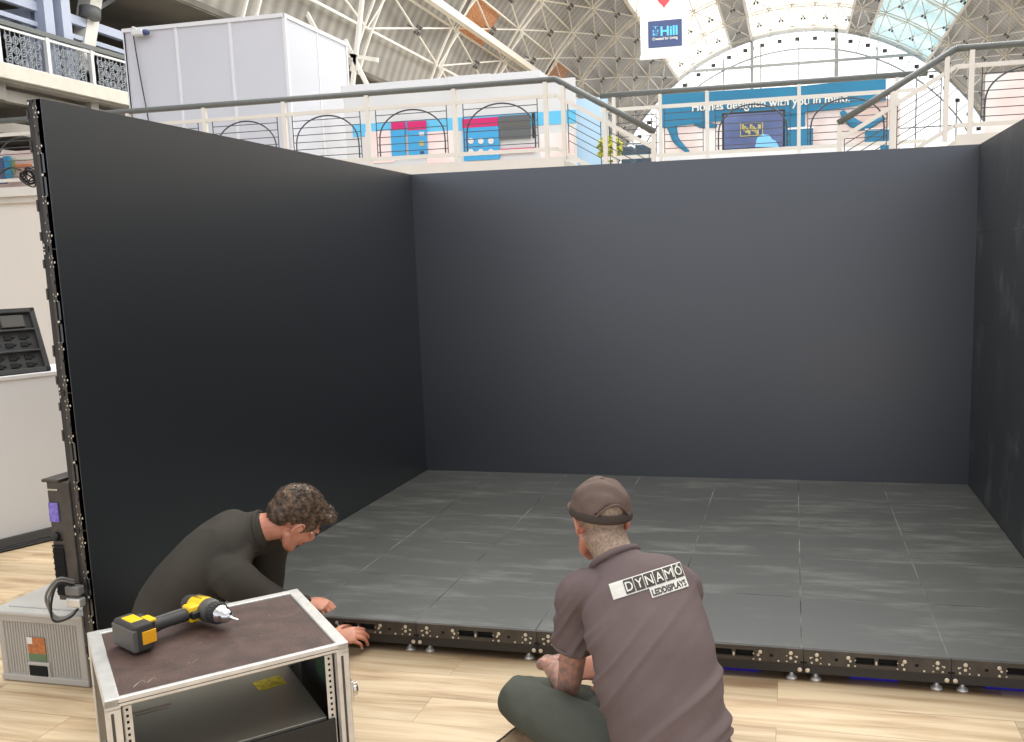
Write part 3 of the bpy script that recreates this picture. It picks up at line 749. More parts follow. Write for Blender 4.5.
def hand(bm, H4, s=1, curl=(.5, .5, .5, .5), thumb=.4, spread=1, k=1.0):
    """wrist at the origin, +Y towards the fingers, +Z back of the hand, thumb on the s*X side"""
    sweep(bm, tf([(0, -.03, 0), (0, 0, 0), (s*.002, .03, 0), (0, .065, 0), (0, .088, 0)], H4), [(.026, .021), (.027, .018), (.036, .016), (.042, .014), (.04, .011)], side=H4.to_3x3() @ V((1, 0, 0)), n=16)
    nails = []
    for i in range(4):
        x = s*(.031-.0205*i); L = (.043, .048, .045, .035)[i]*k; r = (.0088, .009, .0086, .0076)[i]
        p = V((x, .082+(0, .004, .002, -.006)[i], 0)); a = 0; dx = s*(.10-.07*i)*spread
        pts = [p-V((0, .02, 0)), p.copy()]
        for j in range(3):
            a += curl[i]*(1, 1.1, .8)[j]; l = L*(1, .62, .48)[j]
            p = p+V((dx*l*math.cos(a), l*math.cos(a), -l*math.sin(a))); pts.append(p.copy())
        sweep(bm, tf(pts, H4), [r, r*1.05, r, r*.92, r*.8], n=10, sub=3)
        dirn = (pts[-1]-pts[-2]).normalized(); up = V((0, dirn.z, dirn.y)) if False else V((0, math.sin(a), math.cos(a)))
        nails.append((pts[-1]-dirn*.003+up*r*.72, dirn, up, r*.62))
    b = V((s*.03, .018, -.006)); a = thumb
    p1 = b+V((s*.026, .022, -.012*thumb*2)); p2 = p1+V((s*.014, .028, -.012-.02*thumb)); p3 = p2+V((s*.0, .024, -.01-.02*thumb))
    sweep(bm, tf([b-V((s*.012, 0, 0)), b, p1, p2, p3], H4), [.013, .0155, .0115, .0105, .008], n=10, sub=3)
    return nails
def nails_obj(nl, H4, root):
    R3 = H4.to_3x3()
    for (p, dn, up, r) in nl:
        bm = B(); sd = dn.cross(up)
        m = frame(H4 @ p, (R3 @ sd).normalized(), (R3 @ dn).normalized(), (R3 @ up).normalized())
        ell(bm, (0, 0, 0), (r, r*1.2, .0018), m, sub=2); obj('fingernail', bm, M['nail'], root, True)
def orient(o, fwd, up):
    f = fwd.normalized(); u = (up - f*up.dot(f)).normalized(); x = f.cross(u)
    return frame(o, x, f, u)
def cam_dir(r, u, f): return CR*r+CU*u+_F*f

# --- person 1 : crouching behind the flight case, leaning to the stage edge
P1 = thing('person', 'dark-haired person in a black sweatshirt crouching behind the flight case', 'person', (.25, -.5, 0))
H1 = orient(at(295, 518, y=-.29), cam_dir(.55, -.60, .58), cam_dir(.74, .67, 0))
hl = H1 @ V((0, -.03, -.06))
spine = [(.24, -.50, .20), (.275, -.46, .335), (.398, -.42, .485), (.482, -.38, .572), (.548, -.345, .597)]
side1 = V((.32, -.95, 0)).normalized()
shR = V((.545, -.52, .485)); shL = V((.50, -.20, .52))
elR = V((.75, -.40, .26)); wrR = V((.690, -.105, .075))
elL = V((.43, -.10, .22)); wrL = V((.497, .055, .158))
hipR, hipL = V((.24, -.58, .20)), V((.20, -.42, .20))
knR, knL = V((.58, -.60, .10)), V((.52, -.26, .10))
anR, anL = V((.23, -.47, .06)), V((.18, -.33, .06))
HR = orient(wrR, V((.88, .46, .10)), V((.05, -.55, .85)))
HL = orient(wrL, V((.95, .0, -.10)), V((.2, -.15, .95)))
def body_common(bm, spine, side, sh, el, wr, hip, kn, an, toe, radii=((.15, .105), (.132, .10), (.155, .105), (.15, .085), (.062, .058))):
    sweep(bm, spine, radii, side=side, n=24, sub=5)
    for i in (0, 1):
        s0 = V(spine[3]) + (sh[i]-V(spine[3]))*.35
        sweep(bm, [s0, sh[i], sh[i].lerp(el[i], .5), el[i], el[i].lerp(wr[i], .3), wr[i]], [.05, .052, .043, .037, .039, .026], n=14)
        sweep(bm, [hip[i], hip[i].lerp(kn[i], .5), kn[i], kn[i].lerp(an[i], .35), an[i]], [.085, .075, .055, .052, .034], n=14)
        sweep(bm, [an[i], an[i].lerp(toe[i], .5), toe[i]], [(.036, .034), (.038, .028), (.036, .02)], n=12)
bm = B(); head(bm, H1)
sweep(bm, [V(spine[4])-V((.03, .02, .03)), V(spine[4]), hl.lerp(V(spine[4]), .45), hl], [.062, .058, .052, .054], n=16)
toesR, toesL = anR+V((-.13, -.04, -.03)), anL+V((-.12, .02, -.03))
body_common(bm, spine, side1, (shR, shL), (elR, elL), (wrR, wrL), (hipR, hipL), (knR, knL), (anR, anL), (toesR, toesL))
n1 = hand(bm, HR, -1, (.42, .5, .55, .6), .25, .6); n2 = hand(bm, HL, -1, (.75, .8, .85, .9), .3, .7)
body1 = remesh('body', bm, M['skin'], P1, .0042, 3)
nails_obj(n1, HR, P1); nails_obj(n2, HL, P1); face_bits(H1, P1, body1)
def wrinkle(scale, amp, seed=0, st=(1, 1, 1)):
    def f(co, n):
        p = V((co.x*st[0], co.y*st[1], co.z*st[2]))*scale+V((seed, seed*2, 0))
        a = noise.noise(p); b_ = noise.noise(p*2.3+V((5, 1, 3)))
        return amp*(1-abs(a)*3.0)*.6+amp*.5*b_
    return f
# sweatshirt
bm = B()
sweep(bm, [(.235, -.51, .15)]+spine[:4]+[V(spine[4])-V((.012, .004, .006))], [(.168, .122), (.172, .128), (.172, .138), (.182, .132), (.172, .108), (.078, .072)], side=side1, n=28, sub=6)
for i, (a_, e_, w_) in enumerate(((shR, elR, wrR), (shL, elL, wrL))):
    s0 = V(spine[3])+(a_-V(spine[3]))*.35
    sweep(bm, [s0, a_, a_.lerp(e_, .5), e_, e_.lerp(w_, .45), e_.lerp(w_, .93)], [.075, .075, .062, .054, .046, .034], n=16, sub=5)
remesh('sweatshirt', bm, M['sweater'], P1, .0065, 8, wrinkle(7, .005, 3, (1, 1, .6)))
bm = B()
nb = V(spine[4]); nd = (hl-nb).normalized()
ring = []
sx = nd.cross(V((0, 0, 1))).normalized(); sy = nd.cross(sx)
for k in range(14):
    a_ = 2*PI*k/14; ring.append(nb+nd*.018+sx*math.cos(a_)*.068+sy*math.sin(a_)*.062)
sweep(bm, ring, [.009]*14, n=8, sub=3, closed=True); obj('collar', bm, M['sweater'], P1, True)
# trousers and shoes
bm = B()
sweep(bm, [(.20, -.50, .13), (.215, -.50, .2), (.25, -.47, .29)], [(.16, .125), (.17, .13), (.15, .12)], side=side1, n=22)
for h_, k_, a_ in ((hipR, knR, anR), (hipL, knL, anL)):
    sweep(bm, [h_, h_.lerp(k_, .5), k_, k_.lerp(a_, .4), a_], [.1, .092, .07, .066, .052], n=16)
remesh('trousers', bm, M['trousers_dark'], P1, .009, 6)
for a_, t_ in ((anR, toesR), (anL, toesL)):
    bm = B(); dd = (t_-a_).normalized(); sweep(bm, [a_-dd*.03, a_, a_.lerp(t_, .5), t_+dd*.02], [(.042, .045), (.044, .05), (.046, .036), (.036, .024)], side=(0, 1, 0), n=14)
    for v in bm.verts: v.co.z = max(v.co.z, .001)
    obj('shoe', bm, M['black'], P1, True)
# hair: volume cap plus tufts
def hair1(bm):
    E_ = lambda c, r, **k: ell(bm, c, r, H1, **k)
    E_((0, -.022, .044), (.0805, .098, .085)); E_((0, .035, .072), (.066, .058, .04)); E_((0, -.06, .0), (.064, .052, .062))
    for s in (-1, 1): E_((s*.052, .012, .035), (.026, .05, .04)); E_((s*.066, .022, .012), (.008, .012, .02))
    for k in range(9):
        a_ = (k-4)/4; E_((a_*.048, .086-.012*a_*a_+.006*(k % 2), .082+.006*((k*7) % 3)), (.015, .016, .016), sub=2)
bm = B(); hair1(bm)
def hdisp(co, n):
    return .003*noise.noise(co*60)+.0022*noise.noise(co*150)
hr = remesh('hair', bm, M['hair'], P1, .0035, 2, hdisp)
tb = B(); inv = H1.inverted(); R3 = H1.to_3x3()
polys = list(hr.data.polygons); random.shuffle(polys)
cnt = 0
for p in polys:
    c_ = p.center; l = inv @ c_
    if l.z < -.03 and l.y > -.03: continue
    if cnt > 4200: break
    cnt += 1
    n_ = p.normal
    sw = R3 @ V((random.uniform(-.5, .5), .9 if l.z > .06 else -.2, -.3 if l.z < .06 else .1))
    ln = random.uniform(.006, .013)*(1.5 if (l.y > .06 and l.z > .05) else (.6 if l.z < .03 else 1))
    tip = c_+(n_*.55+sw*.75+V((random.uniform(-.3, .3), random.uniform(-.3, .3), random.uniform(-.3, .3)))).normalized()*ln
    s = n_.cross(sw).normalized()*.0011
    a1, a2, a3 = tb.verts.new(c_-s-n_*.001), tb.verts.new(c_+s-n_*.001), tb.verts.new(tip)
    a4 = tb.verts.new(c_+n_*.0012+(tip-c_)*.3)
    tb.faces.new((a1, a2, a3)); tb.faces.new((a1, a4, a3)); tb.faces.new((a2, a4, a3))
obj('hair_tufts', tb, M['hair'], P1)['kind'] = 'stuff'

# --- person 2 : sitting cross-legged
P2 = thing('person', 'tattooed person in a cap and printed black t-shirt sitting cross-legged', 'person', (2.08, -.9, 0))
H2 = orient(at(601, 521, y=-.66), V((-.52, .78, -.30)), V((-.12, .30, 1)))
sp2 = [(2.165, -.93, .13), (2.16, -.93, .27), (2.112, -.875, .46), (2.055, -.80, .60), (1.985, -.735, .68)]
side2 = V((.95, .20, .12)).normalized()
sL, sR = V((1.885, -.765, .585)), V((2.165, -.735, .605))
eL, eR = V((1.822, -.705, .262)), V((2.15, -.53, .36))
wL, wR = V((1.70, -.50, .235)), V((1.92, -.53, .245))
hpL, hpR = V((2.07, -.90, .12)), V((2.21, -.84, .12))
kL, kR = V((1.668, -.745, .222)), V((2.19, -.46, .20))
aL, aR = V((1.98, -.42, .07)), V((1.775, -.665, .09))
tL, tR = aL+V((.14, .03, -.02)), V((1.735, -.79, .078))
bm = B(); head(bm, H2)
h2l = H2 @ V((0, -.035, -.055)); nk = V(sp2[4])
sweep(bm, [nk-V((-.02, .02, .05)), nk, nk.lerp(h2l, .5), h2l], [.07, .066, .06, .062], n=18)
body_common(bm, sp2, side2, (sL, sR), (eL, eR), (wL, wR), (hpL, hpR), (kL, kR), (aL, aR), (tL, tR), ((.165, .115), (.145, .105), (.165, .11), (.15, .09), (.068, .062)))
G1 = orient(wL, V((.25, .85, -.2)), V((-.5, .3, .9))); G2 = orient(wR, V((-.88, -.25, .08)), V((.1, -.75, .6)))
m1 = hand(bm, G1, 1, (.35, .4, .4, .45), .4); m2 = hand(bm, G2, -1, (.55, .6, .6, .65), .5)
body2 = remesh('body', bm, [M['skin2'], M['tattoo'], M['stubble']], P2, .0042, 3)
inv2 = H2.inverted()
for p in body2.data.polygons:
    c_ = p.center; l = inv2 @ c_
    if (c_-H2.translation).length < .16 and l.y < -.012+.006*noise.noise(c_*40) and l.z > -.12 and abs(l.x) < .075: p.material_index = 2
    for a_, e_, w_ in ((sL, eL, wL), (sR, eR, wR)):
        for q0, q1 in ((a_, e_), (e_, w_)):
            dd = q1-q0; t_ = max(0, min(1, (c_-q0).dot(dd)/dd.length_squared))
            if (c_-q0-dd*t_).length < .062 and p.material_index == 0: p.material_index = 1
nails_obj(m1, G1, P2); nails_obj(m2, G2, P2); face_bits(H2, P2, body2)
# t-shirt: trunk + short sleeves, opened hem
bm = B()
sweep(bm, [(2.175, -.955, .07)]+sp2[:4]+[V(sp2[4])-V((-.006, .005, .012))], [(.178, .135), (.182, .138), (.168, .13), (.178, .128), (.172, .108), (.082, .074)], side=side2, n=30, sub=6)
for a_, e_ in ((sL, eL), (sR, eR)):
    s0 = V(sp2[3])+(a_-V(sp2[3]))*.35
    sweep(bm, [s0, a_, a_.lerp(e_, .3), a_.lerp(e_, .54)], [.076, .072, .068, .070], n=18, sub=5, cap=False)
def ridge(x): return (1-abs(x)*2.2)
def tw(co, n):
    # long diagonal drag folds plus softer crumples
    a, b_ = (co.x-co.z)*.7, (co.x+co.z)*.7
    wv = noise.noise(V((co.x*3, co.y*3, co.z*3)))*.25
    f = ridge(noise.noise(V((a*19+wv*4, b_*2.0, 1.7))))
    g = noise.noise(V((co.x*10, co.y*8, co.z*8)))
    k = min(1, max(0, (.66-co.z)/.25))
    v = .0115*(max(0, f-.3)**1.5)*2.0*k-.004+.005*g
    # hanging folds low on the back
    return v+.004*k*noise.noise(V((a*30, b_*5, 3)))
ts = remesh('t_shirt', bm, M['tshirt'], P2, .006, 8, tw)
for a_, e_ in ((sL, eL), (sR, eR)):
    bm = B(); p_ = a_.lerp(e_, .525); dn = (e_-a_).normalized(); x_ = dn.cross(V((0, 1, 0))).normalized(); y_ = dn.cross(x_)
    sweep(bm, [p_+x_*math.cos(2*PI*k/16)*.0665+y_*math.sin(2*PI*k/16)*.0665 for k in range(16)], [(.004, .006)]*16, n=8, sub=2, closed=True); obj('sleeve_hem', bm, M['tshirt'], P2, True)
bm = B(); nd = (h2l-nk).normalized(); x_ = nd.cross(V((0, 0, 1))).normalized(); y_ = nd.cross(x_)
sweep(bm, [nk+nd*.006+x_*math.cos(2*PI*k/16)*.074+y_*math.sin(2*PI*k/16)*.068 for k in range(16)], [(.009, .010)]*16, n=8, sub=2, closed=True); obj('collar', bm, M['tshirt'], P2, True)
# printed panel on the back, laid over the cloth
me = ts.data
bvh = BVHTree.FromPolygons([v.co.copy() for v in me.vertices], [tuple(p.vertices) for p in me.polygons])
O = at(611, 592, y=-.93); dv_ = (O-CAM).normalized()
pr_x = (at(693, 570, y=-.93)-at(611, 596, y=-.93)).normalized()
pr_z = dv_.cross(pr_x)*-1
if pr_z.z < 0: pr_z = -pr_z
nback = V((.08, -.86, .28)).normalized()
def lay(bm, off):
    bmesh.ops.subdivide_edges(bm, edges=[e for e in bm.edges if e.calc_length() > .012], cuts=3, use_grid_fill=True)
    for v in bm.verts:
        x, y = v.co.x, v.co.z
        p = O+pr_x*x+pr_z*y
        p0 = p-dv_*.6
        hit = bvh.ray_cast(p0, dv_)
        if hit[0] is None:
            hit = bvh.find_nearest(p)
        v.co = hit[0]+hit[1]*off if hit[1].dot(dv_) < 0 else hit[0]-hit[1]*off
Lp, Hp = .250, .047
def flat(bm, x0, x1, z0_, z1_, mi=0):
    nx = max(1, int((x1-x0)/.006)); nz = max(1, int((z1_-z0_)/.006))
    gr = [[bm.verts.new((x0+(x1-x0)*i/nx, 0, z0_+(z1_-z0_)*j/nz)) for j in range(nz+1)] for i in range(nx+1)]
    for i in range(nx):
        for j in range(nz):
            f = bm.faces.new((gr[i][j], gr[i+1][j], gr[i+1][j+1], gr[i][j+1])); f.material_index = mi
def fine(bm):
    bmesh.ops.triangulate(bm, faces=bm.faces[:])
    for q in range(4):
        es = [e for e in bm.edges if e.calc_length() > .0045]
        if not es: break
        bmesh.ops.subdivide_edges(bm, edges=es, cuts=1); bmesh.ops.triangulate(bm, faces=[f for f in bm.faces if len(f.verts) > 3])
_dc = {}
def depth(x, z):
    k = (round(x*500), round(z*500))
    if k not in _dc:
        o_ = O+pr_x*x+pr_z*z-dv_*.6; h = bvh.ray_cast(o_, dv_); _dc[k] = h[3] if h[0] is not None else None
    return _dc[k]
def smooth_depth(x, z):
    x = min(x, XMAX)
    ds = [d for d in (depth(x+a*.005, z+b*.005) for a in range(-3, 4) for b in range(-3, 4)) if d is not None]
    own = depth(x, z); mean = sum(ds)/len(ds) if ds else .6
    return min(mean, own-.0004) if own is not None else mean
XMAX = max([k*.002 for k in range(0, 150) if depth(k*.002, -.02) is not None and depth(k*.002, .02) is not None])
def lay_only(bm, off):
    for v in bm.verts:
        x, z = v.co.x, v.co.z
        v.co = O+pr_x*min(x, XMAX+.001)+pr_z*z-dv_*.6+dv_*(smooth_depth(x, z)-off*1.2)
Lp = min(Lp, XMAX-.005)
bm = B(); flat(bm, 0, Lp, -Hp/2, Hp/2); flat(bm, .108, Lp, -Hp/2-.028, -Hp/2); lay_only(bm, .0012); sp_ = obj('back_print', bm, M['print'], P2)
bm = B(); cw = (Lp-.040)/6
for k in range(6):
    x0 = .040+k*cw; flat(bm, x0+.0015, x0+cw-.0015, -Hp/2+.004, Hp/2-.003)
lay_only(bm, .0028); obj('print_tile', bm, M['printd'], sp_)
bm = B()
for k, chh in enumerate('DYNAMO'):
    fit_text(bm, chh, .040+(k+.5)*cw, .0005, 0, cw*(.82 if chh == 'M' else .70), Hp*.58, 0, 0 if chh == 'M' else .012)
fine(bm)
lay_only(bm, .0046); obj('print_lettering', bm, M['print'], sp_)
bm = B(); fit_text(bm, 'LEDDISPLAYS', .108+(Lp-.108)/2, -Hp/2-.0145, 0, (Lp-.108)*.92, .019, 0, .035)
fine(bm); lay_only(bm, .0030); obj('print_lettering', bm, M['printd'], sp_)
# trousers
bm = B()
sweep(bm, [(2.16, -.92, .085), (2.16, -.92, .2)], [(.165, .13), (.16, .12)], side=side2, n=22)
for h_, k_, a_ in ((hpL, kL, aL), (hpR, kR, aR)):
    sweep(bm, [h_, h_.lerp(k_, .5)+V((0, 0, .01)), k_, k_.lerp(a_, .25)+V((0, .01, .0)), k_.lerp(a_, .5), k_.lerp(a_, .9)], [.100, .090, .069, .064, .058, .05], n=18)
def trw(co, n): return .006*(noise.noise(V((co.x*16+co.z*10, co.y*7, co.z*5)))-.1)+.002*noise.noise(co*30)
tr = remesh('trousers', bm, M['trousers'], P2, .007, 7, trw)
for v in tr.data.vertices: v.co.z = max(v.co.z, .002)
def shoe(a_, t_, upv):
    f = (t_-a_).normalized(); m = orient(a_, f, upv)
    bm = B(); sweep(bm, tf([(0, -.05, -.02), (0, -.02, .0), (0, .05, -.012), (0, .12, -.028), (0, .185, -.036)], m), [(.036, .04), (.042, .05), (.046, .038), (.048, .028), (.036, .020)], side=m.to_3x3() @ V((1, 0, 0)), n=18)
    s = obj('shoe', bm, M['shoe'], P2, True)
    bm = B(); sweep(bm, tf([(0, -.06, -.05), (0, 0, -.052), (0, .1, -.056), (0, .19, -.056)], m), [(.036, .01), (.042, .011), (.05, .011), (.038, .01)], side=m.to_3x3() @ V((1, 0, 0)), n=16)
    so = obj('sole', bm, M['sole'], s, True)
    bm = B()
    for k in range(9):
        for q in (-1, 0, 1):
            rbox(bm, q*.026-.009, q*.026+.009, -.05+k*.026, -.034+k*.026, -.070, -.058, .003, 1, M4=m)
    obj('tread', bm, M['sole'], s)
shoe(V((1.765, -.66, .10)), V((1.66, -.84, .10)), V((.85, -.1, .45)))
shoe(V((2.04, -.40, .075)), V((2.22, -.37, .075)), V((0, 0, 1)))
# cap: crown, band, visor, strap arch
CQ = H2 @ Matrix.Translation((0, -.004, .026)) @ Matrix.Rotation(.32, 4, 'X') @ Matrix.Scale(1.05, 4)
bm = B()
n, rings = 40, 14
vs = []
for j in range(rings+1):
    ph = (j/rings)*PI/2; row = []
    for k in range(n):
        a_ = 2*PI*k/n
        rx, ry, rz = .086, .105, .100
        sq = math.cos(ph)**.78
        v = V((rx*sq*math.cos(a_), ry*sq*math.sin(a_), rz*math.sin(ph)))
        # soft crumple folds on the crown
        v += V((0, 0, 1))*(.006*noise.noise(V((v.x*26, v.y*34, 2)))*math.sin(ph)) + v.normalized()*(-.012*abs(noise.noise(V((v.x*14+v.y*22, v.z*18, 7)))))
        row.append(bm.verts.new(CQ @ v))
    vs.append(row)
for j in range(rings):
    for k in range(n):
        ac = 2*PI*(k+.5)/n; back_gap = abs(ac-1.5*PI) < .56 and 1 <= j <= 3
        if back_gap and (j == 1 or (j == 2 and abs(ac-1.5*PI) < .44) or abs(ac-1.5*PI) < .26): continue
        f = bm.faces.new((vs[j][k], vs[j][(k+1) % n], vs[j+1][(k+1) % n], vs[j+1][k])); f.smooth = True
cp = obj('cap', bm, M['cap'], P2, True)
so = cp.modifiers.new('thick', 'SOLIDIFY'); so.thickness = .003; so.offset = 1
bm = B()
for sgn in (1,):
    sweep(bm, [CQ @ V((.0865*math.cos(a_), .1055*math.sin(a_), .004)) for a_ in [2*PI*k/24 for k in range(24)]], [(.003, .013)]*24, side=None, n=8, sub=2, closed=True)
obj('sweatband', bm, M['capband'], cp, True)
bm = B()
arch = [CQ @ V((.087*math.cos(a_)*.995, .106*math.sin(a_), .014+.034*math.cos((a_-1.5*PI)/.58*PI/2))) for a_ in [1.5*PI-.58+1.16*k/8 for k in range(9)]]
sweep(bm, arch, [.0035]*9, n=8, sub=3); obj('strap_arch', bm, M['cap'], cp, True)
bm = B(); top, bot = [], []
for k in range(15):
    a_ = PI*(.12+.76*k/14)
    e1 = V((.084*math.cos(a_), .103*math.sin(a_), .004)); r_ = .06*math.sin((k+.0)/14*PI)**.6
    e2 = e1+V((.25*math.cos(a_), 1, 0)).normalized()*r_+V((0, 0, -.004-.012*(abs(k-7)/7)**2))
    row = [e1, e1.lerp(e2, .5)+V((0, 0, .003)), e2]
    top.append([bm.verts.new(CQ @ p) for p in row])
for k in range(14):
    for j in range(2): bm.faces.new((top[k][j], top[k+1][j], top[k+1][j+1], top[k][j+1]))
vz = obj('visor', bm, M['cap'], cp, True); so = vz.modifiers.new('thick', 'SOLIDIFY'); so.thickness = .005
bm = B(); ell(bm, (0, 0, .099), (.006, .006, .004), CQ, sub=2); obj('cap_button', bm, M['cap'], cp, True)

# ---------------------------------------------------------------- mezzanine
YF, YB, ZD = 9.0, 10.5, 2.90
bm = B()
box(bm, -24, -.55, YF, 40, ZD-.22, ZD); box(bm, 4.45, 24, YF, 40, ZD-.22, ZD); box(bm, -.55, 4.45, YB, 40, ZD-.22, ZD)
struct('floor_mezzanine', bm, M['creamd'])
bm = B()
box(bm, -24, -.5, YF-.05, YF, ZD-.12, ZD+.02); box(bm, 4.4, 24, YF-.05, YF, ZD-.12, ZD+.02); box(bm, -.5, 4.4, YB-.05, YB, ZD-.12, ZD+.02)
struct('trim_mezzanine_edge', bm, M['cream'])
bm = B(); box(bm, -24, -.5, YF+.05, YF+.15, 0, ZD-.22); box(bm, 4.4, 24, YF+.05, YF+.15, 0, ZD-.22); box(bm, -.5, 4.4, YB+.05, YB+.15, 0, ZD-.22)
struct('wall_mezzanine', bm, M['stall'])
# stairs descending into the stairwell from both landings
for sx, s in ((-.5, 1), (4.4, -1)):
    bm = B()
    for k in range(8): 
        xa = sx+s*.29*k; xb = xa+s*.30
        box(bm, min(xa, xb), max(xa, xb), YF+.05, YB-.05, max(0, ZD-.17*(k+1)-.12), ZD-.17*(k+1))
    struct('trim_stair_flight', bm, M['creamd'])

def railing(label, pts, posts, arches=True, wires=6, y=None, hh=1.03, group=None, pw=.056):
    """pts: two end points of the handrail top; posts: x positions"""
    a, b = V(pts[0]), V(pts[1]); t = thing('railing', label, 'railing', ((a.x+b.x)/2, a.y, a.z-hh))
    if group: t['group'] = group
    bm = B(); cyl(bm, a, b, .041, n=14); obj('handrail', bm, M['rail'], t, True)
    sl = (b-a)/(b.x-a.x)
    P_ = lambda x, dz: a+sl*(x-a.x)+V((0, 0, dz))
    bm = B(); bar(bm, P_(a.x, -.21), P_(b.x, -.21), .035, .05); obj('upper_rail', bm, M['cream'], t)
    bm = B(); bar(bm, P_(a.x, -.90), P_(b.x, -.90), .035, .05); obj('lower_rail', bm, M['cream'], t)
    for x in posts:
        bm = B(); bar(bm, P_(x, -.03), P_(x, -hh), pw, pw, up=(1, 0, 0)); obj('post', bm, M['cream'], t)
    for x0, x1 in zip(posts[:-1], posts[1:]):
        g = .12 if abs(x1-x0) > .9 else .06
        bm = B()
        for k in range(wires):
            dz = -.31-.1*k; bar(bm, P_(x0+g, dz), P_(x1-g, dz), .010)
        for x in (x0+g, x1-g): bar(bm, P_(x, -.22), P_(x, -.88), .010, up=(1, 0, 0))
        obj('wire_infill', bm, M['wire'], t)
        if arches and x1-x0 > .9:
            bm = B(); xm = (x0+x1)/2; r = (x1-x0)/2-g-.04
            pp = [P_(xm-r, -.86), P_(xm-r, -.66)]+[P_(xm-r*math.cos(PI*k/10), -.26-(.38*(1-math.sin(PI*k/10)))) for k in range(1, 10)]+[P_(xm+r, -.66), P_(xm+r, -.86)]
            sweep(bm, pp, [.011]*len(pp), n=6, sub=3); obj('arch_bar', bm, M['wire'], t, True)
    return t
ZT = 3.93
lp = [-.74-1.29*k for k in range(10)][::-1]
railing('long cream balcony railing with arched dark bars above the left video wall', ((lp[0], YF, ZT), (-.6, YF, ZT)), lp)
railing('cream stair railing sloping down from the left landing to its end post', ((-.6, YF, ZT), (.72, YF, 3.17)), [-.5, -.6+.66, .70], False, 5, pw=.055)
railing('cream balcony railing behind the stairwell, in front of the teal banner', ((-.3, YB, ZT), (4.25, YB, ZT)), [-.1, .586, 1.266, 2.553, 3.86], True, 6, pw=.05)
railing('cream stair railing sloping down from the right landing to its end post', ((3.02, YF, 3.14), (4.38, YF, ZT)), [3.04, 3.66, 4.28], False, 5, pw=.055)
rp = [4.56+1.29*k for k in range(5)]
railing('cream balcony railing with arched bar above the right video wall', ((4.38, YF, ZT), (rp[-1], YF, ZT)), rp)

def pbox(name, m, u0, v0, u1, v1, y, th=.04, parent=None, r=.004):
    vm = (v0+(v1 or 170))/2; a, b = at(u0, vm, y=y), at(u1, vm, y=y); um = (u0+u1)/2
    t_, o_ = at(um, v0, y=y), (at(um, v1, y=y) if v1 is not None else V((0, 0, ZD)))
    bm = B(); rbox(bm, a.x, b.x, y, y+th, o_.z, t_.z, r); return obj(name, bm, m, parent)
for n_, m_, u0, v0, u1, v1, yy in shelf_q: pbox(n_, M[m_], u0, v0, u1, v1 if n_ != 'back_panel' else None, yy, .05, ks)
# white booth on the left
yb0 = 10.6
a = at(123, 27, y=yb0); b = at(283, 15, y=yb0)
bt = thing('exhibition_booth', 'large white panelled booth box on the mezzanine behind the railing', 'booth', ((a.x+b.x)/2, yb0+1, ZD))
bx0, bx1, bz = a.x, b.x, (a.z+b.z)/2
yb1 = yb0
for yy in [yb0+.1*k for k in range(1, 80)]:
    q = at(347, 42, x=bx1)
    break
yb1 = at(347, 60, x=bx1).y
xs = [bx0, at(178, 60, y=yb0).x, at(232, 60, y=yb0).x, bx1]
for k in range(3):
    bm = B(); box(bm, xs[k]+.02, xs[k+1]-.02, yb0+.02, yb0+.05, ZD+.02, bz-.05); obj('wall_panel', bm, M['booth'], bt)
for k in range(4):
    bm = B(); box(bm, xs[k]-.025, xs[k]+.025, yb0, yb0+.06, ZD, bz); obj('profile', bm, M['boothrail'], bt)
ys = [yb0+.03, (yb0+yb1)/2, yb1]
for k in range(2):
    bm = B(); box(bm, bx1-.03, bx1, ys[k]+.02, ys[k+1]-.02, ZD+.02, bz-.05); obj('wall_panel', bm, M['booth'], bt)
    bm = B(); box(bm, bx1-.04, bx1+.01, ys[k+1]-.025, ys[k+1]+.025, ZD, bz); obj('profile', bm, M['boothrail'], bt)
bm = B(); box(bm, bx0-.03, bx1+.01, yb0-.01, yb0+.07, bz-.06, bz); obj('top_profile', bm, M['boothrail'], bt)
bm = B(); box(bm, bx1-.05, bx1+.02, yb0, yb1+.03, bz-.06, bz); obj('top_profile', bm, M['boothrail'], bt)
bm = B(); box(bm, bx0, bx1, yb1-.03, yb1, ZD, bz); box(bm, bx0, bx0+.03, yb0, yb1, ZD, bz); obj('rear_panel', bm, M['booth'], bt)
c0 = at(139, 33, y=yb0-.08)
fl = thing('floodlight', 'small white lamp with blue end clamped on the booth corner', 'lamp', c0)
bm = B(); rbox(bm, c0.x-.12, c0.x+.1, yb0-.14, yb0-.02, c0.z-.045, c0.z+.045, .02, 3); obj('lamp_body', bm, M['white'], fl)
bm = B(); sweep(bm, [(c0.x+.1, yb0-.08, c0.z), (c0.x+.15, yb0-.08, c0.z)], [.05, .045], n=14, sub=1); obj('lamp_end', bm, M['navy'], fl, True)
bm = B(); sweep(bm, [(c0.x-.18, yb0-.02, c0.z+.02), (c0.x-.14, yb0-.06, c0.z+.1), (c0.x-.08, yb0-.05, c0.z+.09), (c0.x-.06, yb0, c0.z)], [.012]*4, n=8); obj('clamp', bm, M['white'], fl, True)
bm = B(); cp_ = [(c0.x-.15, yb0-.03, c0.z-.02), (c0.x-.1, yb0-.03, c0.z-.6), (c0.x-.02, yb0-.03, c0.z-1.3), (c0.x+.05, yb0-.03, c0.z-2.0)]
sweep(bm, cp_, [.01]*4, n=6); obj('lead', bm, M['cable'], fl, True)

